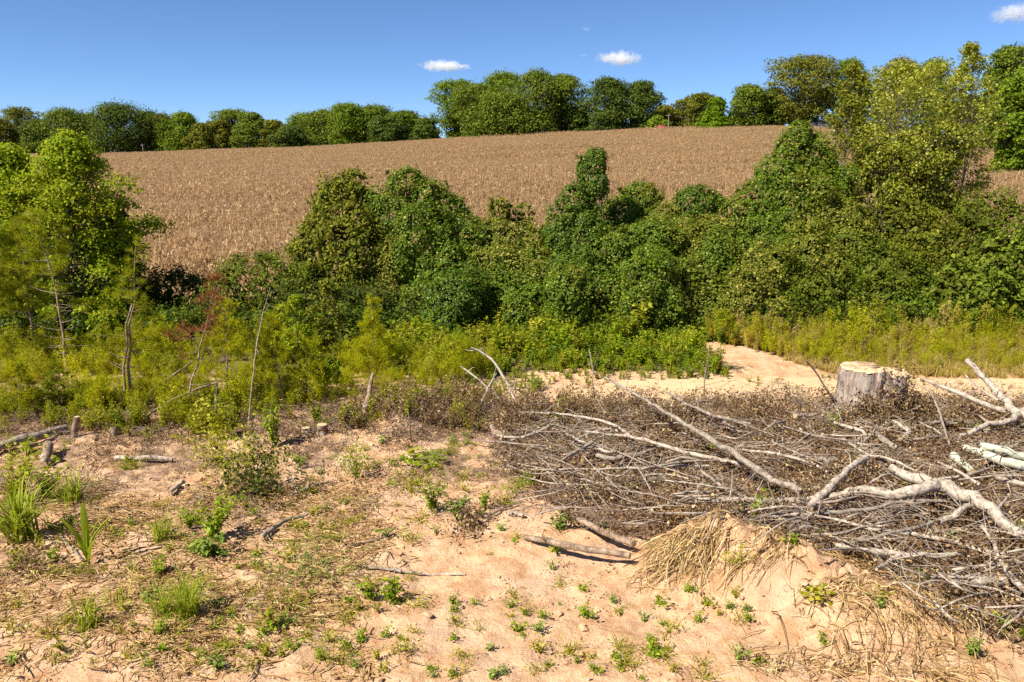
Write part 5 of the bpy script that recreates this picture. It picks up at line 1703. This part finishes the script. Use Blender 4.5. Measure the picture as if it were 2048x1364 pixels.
# upright dry twigs over the heap's back edge
N0 = 170
x = R.uniform(-2.5, 11, N0); y = R.uniform(16.0, 17.6, N0)
o = scatter('standing_twigs', gpts(x, y, .1), np.stack([R.normal(size=N0) * .4, np.pi / 2 + R.normal(size=N0) * .5, R.uniform(0, 6.28, N0)], 1), R.uniform(.5, 1.1, N0), [twig_mesh(890 + k, ['twig', 'twig_brown'][k % 2], .9, 3, .004) for k in range(4)])
tag(o, 'dry standing twigs along the back edge of the brush heap', 'twigs', kind='stuff')
N0 = 1100
x = R.uniform(-12, .5, N0); y = R.uniform(11.5, 17.8, N0)
ok = fbm(x / 1.0, y / .8, 59) > .52 - .15 * sstep(14, 15.5, y)
x, y = x[ok], y[ok]
o = scatter('slope_twigs', gpts(x, y, .03), np.stack([R.normal(size=len(x)) * .12, R.normal(size=len(x)) * .12, R.uniform(0, 6.28, len(x))], 1), R.uniform(.4, 1.1, len(x)), [twig_mesh(895 + k, ['twig', 'twig_brown'][k % 2], .7, 3, .005) for k in range(4)])
tag(o, 'thin dry twigs strewn over the left slope', 'twigs', kind='stuff')


def straw_bits(seed, n=9, l=.17, w=.25):
    rng = np.random.default_rng(seed)
    az = rng.normal(size=n) * .9
    d = np.stack([np.cos(az), np.sin(az), rng.normal(size=n) * .08], 1)
    c = np.stack([rng.normal(size=n) * w, rng.normal(size=n) * w * .6, np.abs(rng.normal(size=n)) * .015], 1)
    ll = (l * rng.uniform(.4, 1.2, n))[:, None]
    P = np.stack([c - d * ll / 2, c + rng.normal(size=(n, 3)) * .012, c + d * ll / 2], 1)
    return MB().tubes(P, np.full((n, 3), .006) * rng.uniform(.5, 1.2, (n, 1)), 4, r=rng.random(n)).mesh('straw_bits', M['straw'])


N0 = 2600
x = R.uniform(-9, 0, N0); y = R.uniform(7.6, 13, N0)
ok = (ugrid(x, y) < 760) & (fbm(x / .9, y / .7, 67) > .46)
x, y = x[ok], y[ok]
o = scatter('straw_debris', gpts(x, y, .012), np.stack([0 * x, 0 * x, -.35 + R.normal(size=len(x)) * .5], 1), R.uniform(.6, 1.5, len(x)), [straw_bits(900 + k) for k in range(5)])
tag(o, 'dry straw and stalk scraps strewn on the soil at lower left', 'straw', kind='stuff')


def clod(seed):
    import bmesh
    rng = np.random.default_rng(seed)
    bm = bmesh.new(); bmesh.ops.create_icosphere(bm, subdivisions=1, radius=1)
    for v_ in bm.verts:
        v_.co *= rng.uniform(.7, 1.2)
        v_.co.z *= .65
    me = bpy.data.meshes.new('clod'); bm.to_mesh(me); bm.free()
    me.materials.append(M['soil'])
    return me


N0 = 14000
x = R.uniform(-10, 8, N0); y = 7.4 + R.uniform(0, 1, N0) ** 1.3 * 10
mm = sum(np.exp(-((x - m[0]) / (m[2] * 1.2)) ** 2 - ((y - m[1]) / (m[3] * 1.2)) ** 2) for m in _MOUNDS[:3])
ok = R.random(N0) < np.clip(.15 + .9 * sstep(.45, .65, fbm(x / .9, y / .9, 73)) + mm, 0, 1)
x, y = x[ok], y[ok]
o = scatter('soil_clods', gpts(x, y, .003), rots(len(x), .6), np.where(R.random(len(x)) < .04 + .1 * np.clip(mm[ok], 0, 1), .03 + .05 * R.random(len(x)), .007 + .03 * R.random(len(x)) ** 3), [clod(910 + k) for k in range(5)])
tag(o, 'crumbly orange clods lying on the bare soil', 'soil clods', kind='stuff')


# root and straw mats of the dirt mound
def root_mat(label, u, v, n, l, spread, dirs, seed, fan=.5, h=.1, rad=.0058, name='root_mat'):
    rng = np.random.default_rng(seed)
    b = G(u, v)
    n = int(n * 1.9); fan *= 1.3
    az = dirs + rng.normal(size=n) * fan
    L_ = l * rng.uniform(.12, 1.1, n) ** 1.2
    K = 6
    st = np.stack([rng.normal(size=n) * spread[0], rng.normal(size=n) * spread[1]], 1)
    P = np.zeros((n, K, 3))
    bend = rng.normal(size=n) * .5
    lift = rng.uniform(.02, h, n)
    for k in range(K):
        t = k / (K - 1)
        a = az + bend * t
        P[:, k, 0] = st[:, 0] + np.cos(a) * L_ * t
        P[:, k, 1] = st[:, 1] + np.sin(a) * L_ * t
        gz = ground(P[:, k, 0] + b[0], P[:, k, 1] + b[1]) - b[2]
        P[:, k, 2] = gz + .008 + lift * math.sin(math.pi * min(1, .25 + t * .8)) + rng.normal(size=n) * .006
    rr = rad * (.35 + 1.4 * rng.random(n) ** 2)[:, None] * np.linspace(1.1, .45, K)[None]
    o = MB().tubes(P, rr, 4, r=rng.random(n)).obj(name, M['straw'], None, b)
    return tag(o, label, 'roots', 'dry root mats on the dirt mound', kind='stuff')


DG = math.radians
root_mat('fibrous root mat fanning down at the left end of the dirt mound', 1385, 1078, 230, .62, (.26, .13), DG(208), 1, .5, .13)
root_mat('tangled dry roots draped over the crest of the dirt mound', 1600, 1112, 110, .5, (.42, .16), DG(190), 2, .6, .07)
root_mat('strands of dry root hanging down the middle of the mound', 1530, 1165, 110, .45, (.32, .14), DG(215), 3, .6, .06)
root_mat('long dry roots along the right shoulder of the mound', 1720, 1130, 95, .65, (.4, .14), DG(-18), 4, .5, .12)
root_mat('pale straw bundle spilling towards the lower right corner', 1760, 1270, 105, .62, (.4, .2), DG(-50), 5, .6, .16)
root_mat('bleached straw fan below the right shoulder of the mound', 1880, 1215, 95, .6, (.26, .14), DG(-62), 6, .5, .16)
root_mat('straw mat along the bottom edge at right', 1640, 1338, 90, .5, (.55, .12), DG(15), 7, .7, .1)
root_mat('stalk heap in the bottom right corner', 1850, 1345, 95, .55, (.55, .16), DG(-35), 8, .8, .14)
root_mat('upright dry stalk wisps at the mound top by the brush', 1400, 1052, 26, .45, (.2, .08), DG(100), 9, .5, .3)
root_mat('thin dry strands where the mound meets the lower brush heap', 1680, 1190, 80, .6, (.3, .12), DG(-10), 10, .6, .06)

N0 = 2600
x = R.uniform(-9.5, 1.0, N0); y = R.uniform(7.8, 16.5, N0)
u_ = ugrid(x, y)
ok = (fbm(x / .9, y / .7, 141) > .56 + .10 * sstep(500, 800, u_)) & (u_ < 1000) & (R.random(N0) < .75)
x, y = x[ok], y[ok]
o = scatter('ground_weeds', gpts(x, y), rots(len(x), .25), .35 + .9 * R.random(len(x)) ** 2,
            [leafy(1050, .2, 70, .34, 'weed_yellow', .035, 8), leafy(1051, .16, 60, .3, 'weed', .035, 8), plume(1052, .22, 110, .26, 'weed_yellow', .04, 6, .25), grass(1053, 14, .22, .16, .009, 'drygrass'), plume(1054, .2, 110, .3, 'fennel_green', .04, 6, .25)])
tag(o, 'uneven patches of low yellow-green weeds on the left foreground soil', 'weeds', kind='stuff')

# long straw stalks at lower left
for k, (u, v, a, l, lab) in enumerate([(480, 1250, -12, 1.1, 'bundle of long dry stalks right of the big grass tuft'),
                                       (120, 1230, 35, .8, 'dry stalk bundle at the lower left beside the small grass'),
                                       (620, 1215, -15, .7, 'loose dry stalks between the straw and the bare sand'),
                                       (600, 1085, 10, .6, 'fine dry stems below the grey bent stick'),
                                       (60, 1150, 10, .7, 'dry stalk bundle at the left edge')]):
    root_mat(lab, u, v, 34, l, (.35, .16), DG(a), 40 + k, .3, .04, .007, 'dry_stalks')
    

# ------------------------------------------------------------------ foreground plants, each a thing of its own
def place(name, me, u, v, s, label, group=None, rz=None, cat='weed'):
    p = G(u, v)
    o = bpy.data.objects.new(name, me)
    COL.objects.link(o)
    o.location = p
    o.rotation_euler = (R.normal() * .05, R.normal() * .05, R.uniform(0, 6.28) if rz is None else rz)
    o.scale = (s, s, s)
    return tag(o, label, cat, group)


def corn_seedling():
    rng = np.random.default_rng(3)
    b = G(178, 1128)
    root = empty('corn_seedling', b, 'tall corn seedling with broad pointed blades at lower left', 'plant')
    MB().tubes(np.array([[0, 0, -.05], [.01, 0, .3], [.02, .01, .55]]), np.array([.018, .014, .008]), 7, r=.5).obj('stem', M['blade'], root)
    for (az, l, out, z0, w) in [(1.9, .92, .10, .2, .05), (.2, .80, .36, .22, .042), (3.0, .66, .40, .18, .04), (.9, .55, .42, .2, .035), (3.7, .5, .42, .14, .03), (-.6, .5, .25, .08, .03), (2.6, .45, .3, .05, .03), (4.4, .5, .3, .1, .03), (5.4, .35, .25, .03, .022)]:
        mb = MB()
        K = 7
        t = np.linspace(0, 1, K)
        d = np.array([math.cos(az), math.sin(az), 0]); sd = np.array([-math.sin(az), math.cos(az), 0])
        c = np.array([0, 0, z0]) + d * (out * t ** 1.5)[:, None] + np.array([0, 0, 1]) * (l * (t - .18 * t ** 3))[:, None]
        wd = (w * np.sin(np.pi * np.clip(.1 + .9 * t, 0, 1)) ** .8)[:, None]
        V = np.concatenate([c - sd * wd + d * wd * .3, c + np.array([0, 0, -.006]), c + sd * wd + d * wd * .3])
        Q = []
        for k in range(K - 1):
            Q += [(k, K + k, K + k + 1, k + 1), (K + k, 2 * K + k, 2 * K + k + 1, K + k + 1)]
        mb.quads(V, Q, rng.uniform(.25, .6)).obj('blade', M['blade'], root)


corn_seedling()
tuft_big = grass(951, 60, .75, .42, .02)
tuft = grass(952, 46, .5, .3, .013)
tuft_small = grass(953, 22, .4, .16, .012)
place('grass_tuft', tuft_big, 45, 1078, 1.75, 'large arching grass tuft at the left edge', cat='grass')
place('grass_tuft', grass(954, 34, .6, .3, .016), 148, 1008, 1.5, 'upright grass tuft behind the sandy patch at left', cat='grass')
place('grass_tuft', grass(955, 30, .5, .3, .014), 322, 1082, 1.3, 'narrow grass tuft leaning left on the open soil', cat='grass')
place('grass_tuft', grass(956, 80, .62, .34, .013), 378, 1232, 1.3, 'bushy yellow-green grass tuft at lower left', cat='grass')
place('grass_tuft', tuft, 325, 1226, 1.1, 'smaller grass tuft touching the bushy one', cat='grass')
place('grass_tuft', tuft_small, 176, 1254, 1.6, 'slim upright grass tuft at lower left', cat='grass')
place('grass_tuft', grass(957, 9, .4, .1, .014), 228, 1207, 1.5, 'thin few-bladed grass between the slim and bushy tufts', cat='grass')
place('grass_tuft', grass(958, 7, .35, .08, .013), 268, 1144, 1.3, 'tiny few-bladed grass right of the corn seedling', cat='grass')
place('grass_tuft', grass(959, 8, .3, .12, .012), 286, 1196, 1.0, 'tiny grass sprout above the smaller grass tuft', cat='grass')

big = [
    ('leafy_weed', leafy(971, .55, 420, 1.0, 'weed', .075, 16), 430, 1080, 1.25, 'broad green leafy weed patch at left of centre'),
    ('leafy_weed', leafy(972, .35, 220, .7, 'weed_blue', .085, 12), 425, 1112, 1.2, 'bluish green weed at the lower edge of the leafy patch'),
    ('leafy_weed', leafy(973, .5, 240, .7, 'weed', .06, 12), 380, 1062, .8, 'smaller green weed on the left of the leafy patch'),
    ('bushy_weed', plume(974, 1.0, 600, .8, 'shrub_dark', .08, 9, .35), 512, 990, 1.2, 'dark bushy weed casting a black shadow to its right'),
    ('bushy_weed', plume(975, 1.15, 560, .8, 'fennel_green', .07, 8, .3), 440, 925, 1.25, 'tall loose yellow-green weed left of the dark bushy one'),
    ('bushy_weed', plume(976, 1.1, 520, .9, 'weed_yellow', .07, 9, .3), 470, 975, 1.2, 'wispy yellow weed between the tall loose and the dark bushy one'),
    ('bushy_weed', leafy(977, .9, 260, .55, 'weed', .08, 10), 552, 892, 1.2, 'upright fresh green weed at the thicket edge'),
    ('bushy_weed', leafy(978, .8, 260, .7, 'weed_yellow', .08, 10), 440, 880, 1.3, 'yellow-green leafy shrub at the thicket edge left of the pole sapling'),
    ('bushy_weed', leafy(979, .5, 180, .7, 'weed_yellow', .08, 10), 392, 868, 1.0, 'orange-tinged low shrub by the rusty pine foot'),
    ('feathery_weed', plume(980, .28, 500, 1.2, 'weed_blue', .07, 14, .2, False), 598, 1145, 1.0, 'low bluish feathery weed patch at centre left'),
    ('feathery_weed', plume(981, .25, 420, 1.1, 'weed_blue', .07, 12, .2, False), 658, 1152, 1.0, 'thinner bluish feathery patch right of the first one'),
    ('feathery_weed', plume(982, .7, 300, .55, 'weed', .08, 8, .2), 716, 956, 1.2, 'upright feathery green weed on the open slope'),
    ('vine_patch', patch(983, 90, 1.0, .11, 'weed', .25), 845, 925, 1.0, 'bright broad-leaved creeper patch on the slope above centre'),
    ('leafy_weed', leafy(984, .5, 260, .7, 'weed', .06, 12), 866, 1024, 1.2, 'dense round green weed on the soil at centre'),
    ('leafy_weed', leafy(985, .35, 140, .5, 'weed_blue', .08, 9), 916, 1038, 1.0, 'greyish broad-leaved weed right of the round green one'),
    ('leafy_weed', leafy(986, .35, 160, .45, 'weed', .06, 9), 970, 1020, 1.0, 'small green weed above the dead brown clump'),
    ('leafy_weed', plume(987, .5, 200, .5, 'fennel_green', .07, 7, .3), 822, 985, 1.0, 'dull green weed left of and above the round green one'),
    ('leafy_weed', plume(988, .5, 200, .5, 'weed', .07, 7, .25), 1028, 985, 1.0, 'green feathery weed at the left end of the brush heap'),
    ('leafy_weed', leafy(989, .35, 130, .45, 'weed_blue', .07, 8), 1120, 1058, 1.0, 'pale green weed left of the peeled brown log'),
    ('leafy_weed', leafy(990, .16, 60, .4, 'weed', .06, 7), 1108, 1104, 1.0, 'low weed in the shade under the brown log'),
    ('leafy_weed', leafy(991, .7, 150, .5, 'weed', .06, 8), 1505, 1052, 1.0, 'vine sprigs climbing out of the brush at the mound top'),
    ('vine_patch', patch(992, 60, .42, .075, 'weed_yellow', .2), 1632, 1228, 1.0, 'bright yellow-green creeper on the bare face of the mound'),
    ('leafy_weed', leafy(993, .5, 200, .5, 'weed', .05, 9), 1668, 862, 1.0, 'small dark green plant at the foot of the large stump'),
    ('feathery_weed', leafy(994, .25, 160, .4, 'weed_blue', .05, 9), 1945, 1312, 1.0, 'bluish weed on the straw at lower right'),
    ('leafy_weed', leafy(995, .25, 90, .35, 'weed', .05, 7), 2010, 1262, 1.0, 'green sprout in the leaves at the right edge'),
    ('feathery_weed', plume(996, .3, 110, .3, 'weed_yellow', .05, 6, .25), 1472, 1168, 1.0, 'yellowish sprig on the left face of the mound'),
    ('leafy_weed', leafy(997, .6, 160, .5, 'weed_yellow', .07, 8), 1130, 832, 1.0, 'bright lime sprout at the back of the brush heap'),
    ('leafy_weed', leafy(998, .4, 120, .4, 'weed_yellow', .07, 8), 1110, 858, 1.0, 'lower lime sprout in the brush heap'),
    ('leafy_weed', leafy(999, .5, 140, .5, 'weed', .08, 8), 1000, 745, 1.0, 'big-leaved green sprig beside the curving dead branch'),
    ('leafy_weed', leafy(1001, .9, 380, 1.1, 'weed_yellow', .075, 16), 30, 1010, 1.3, 'yellow-green leafy bush behind the large left grass tuft'),
    ('leafy_weed', leafy(1002, .6, 260, .9, 'weed', .075, 12), 95, 1000, 1.2, 'green leafy weed right of the yellow-green left bush'),
    ('leafy_weed', leafy(1003, .35, 120, .5, 'weed', .08, 8), 60, 905, 1.0, 'lime big-leaved weed under the fallen log at the left edge'),
    ('leafy_weed', leafy(1004, .3, 110, .4, 'weed', .06, 8), 322, 1150, 1.0, 'green weed on the soil between corn seedling and leafy patch'),
    ('leafy_weed', leafy(1005, .28, 110, .4, 'weed', .06, 8), 110, 1125, 1.0, 'green weed left of the corn seedling foot'),
    ('leafy_weed', leafy(1006, .28, 130, .5, 'weed', .05, 9), 320, 1270, 1.0, 'dark green low weed below the grass tufts'),
    ('leafy_weed', leafy(1007, .4, 150, .35, 'weed_yellow', .05, 8), 543, 1260, 1.0, 'upright yellow-green weed right of the dry stalk bundle'),
    ('leafy_weed', leafy(1008, .35, 110, .4, 'weed', .09, 6), 785, 1205, 1.0, 'broad-leaved seedling on bare sand, right one of a pair'),
    ('leafy_weed', leafy(1009, .3, 80, .35, 'weed', .09, 6), 742, 1200, 1.0, 'broad-leaved seedling on bare sand, left one of a pair'),
    ('leafy_weed', leafy(1010, .3, 120, .4, 'weed', .05, 8), 600, 935, 1.0, 'dark green weed right of the upright fresh one'),
    ('dead_clump', plume(1011, .3, 400, .9, 'deadleaf', .07, 14, .5, False), 935, 1060, 1.0, 'clump of dead dark brown leaves on the soil at centre'),
    ('dead_clump', plume(1012, .45, 420, 1.0, 'deadleaf', .06, 14, .5, False), 500, 990, 1.0, 'tangle of dead brown leaves under the dark bushy weed'),
    ('dead_clump', plume(1013, .3, 360, .9, 'deadleaf', .06, 12, .5, False), 60, 1140, 1.0, 'heap of dead brown leaves at the left edge'),
]
for (nm, me, u, v, s, lab) in big:
    o = place(nm, me, u, v, s, lab)
    if nm == 'dead_clump':
        o['kind'] = 'stuff'

# small seedlings dotted over the bare sand: alike, one label per kind
small = [leafy(1020 + k, .08 + .03 * (k % 3), 46, .30, ['weed', 'weed_blue', 'weed_yellow', 'weed'][k % 4], .045, 6) for k in range(6)]
wisp = [plume(1030 + k, .16, 60, .3, ['weed_yellow', 'fennel_green', 'weed_yellow'][k % 3], .05, 7, .25, False) for k in range(4)]
rs = np.random.default_rng(15)
hand = [(1022, 1215), (1058, 1222), (1168, 1226), (905, 1243), (830, 1268), (908, 1278), (770, 1272), (810, 1308), (715, 1338), (862, 1340), (922, 1316), (980, 1300),
        (1075, 1300), (1145, 1302), (1045, 1268), (1395, 1245), (1325, 1308), (1285, 1240), (1240, 1226), (1120, 1175), (620, 1275), (655, 1284), (505, 1340), (300, 1335),
        (640, 1322), (690, 1300), (1476, 1322), (1516, 1328), (1400, 1330), (1460, 1218), (1435, 1232), (1232, 1298), (520, 1300), (575, 1295), (1270, 1335), (1010, 1345), (1190, 1345), (960, 1262)]
for k in range(60):
    hand.append((rs.uniform(420, 1480), rs.uniform(1170, 1360)))


def dotted(name, noun, pts, meshes, smin, smax, group):
    for k, (lab, (u, v)) in enumerate(zip(rel_labels(noun, pts), pts)):
        place(name, meshes[k % len(meshes)], u, v, rs.uniform(smin, smax), lab, group)


dotted('seedling', 'small leafy seedling', [p for k, p in enumerate(hand) if k % 3 != 1], small, .5, 1.2, 'seedlings on the bare sand')
dotted('wispy_seedling', 'wispy yellow-green seedling', [p for k, p in enumerate(hand) if k % 3 == 1], wisp, .6, 1.2, 'wispy seedlings on the bare sand')
dotted('slope_weed', 'little weed in the straw', [(rs.uniform(20, 620), rs.uniform(1010, 1340)) for k in range(60)], small + wisp, .6, 1.5, 'small weeds of the left foreground')
dotted('slope_weed', 'little weed on open soil', [(rs.uniform(560, 1050), rs.uniform(880, 1100)) for k in range(50)], small + wisp, .6, 1.5, 'small weeds of the middle slope')
dotted('brush_sprout', 'green sprout in the brush', [(rs.uniform(1100, 2048), rs.uniform(860, 1330)) for k in range(45)], small, .7, 1.5, 'sprouts in the brush heap')
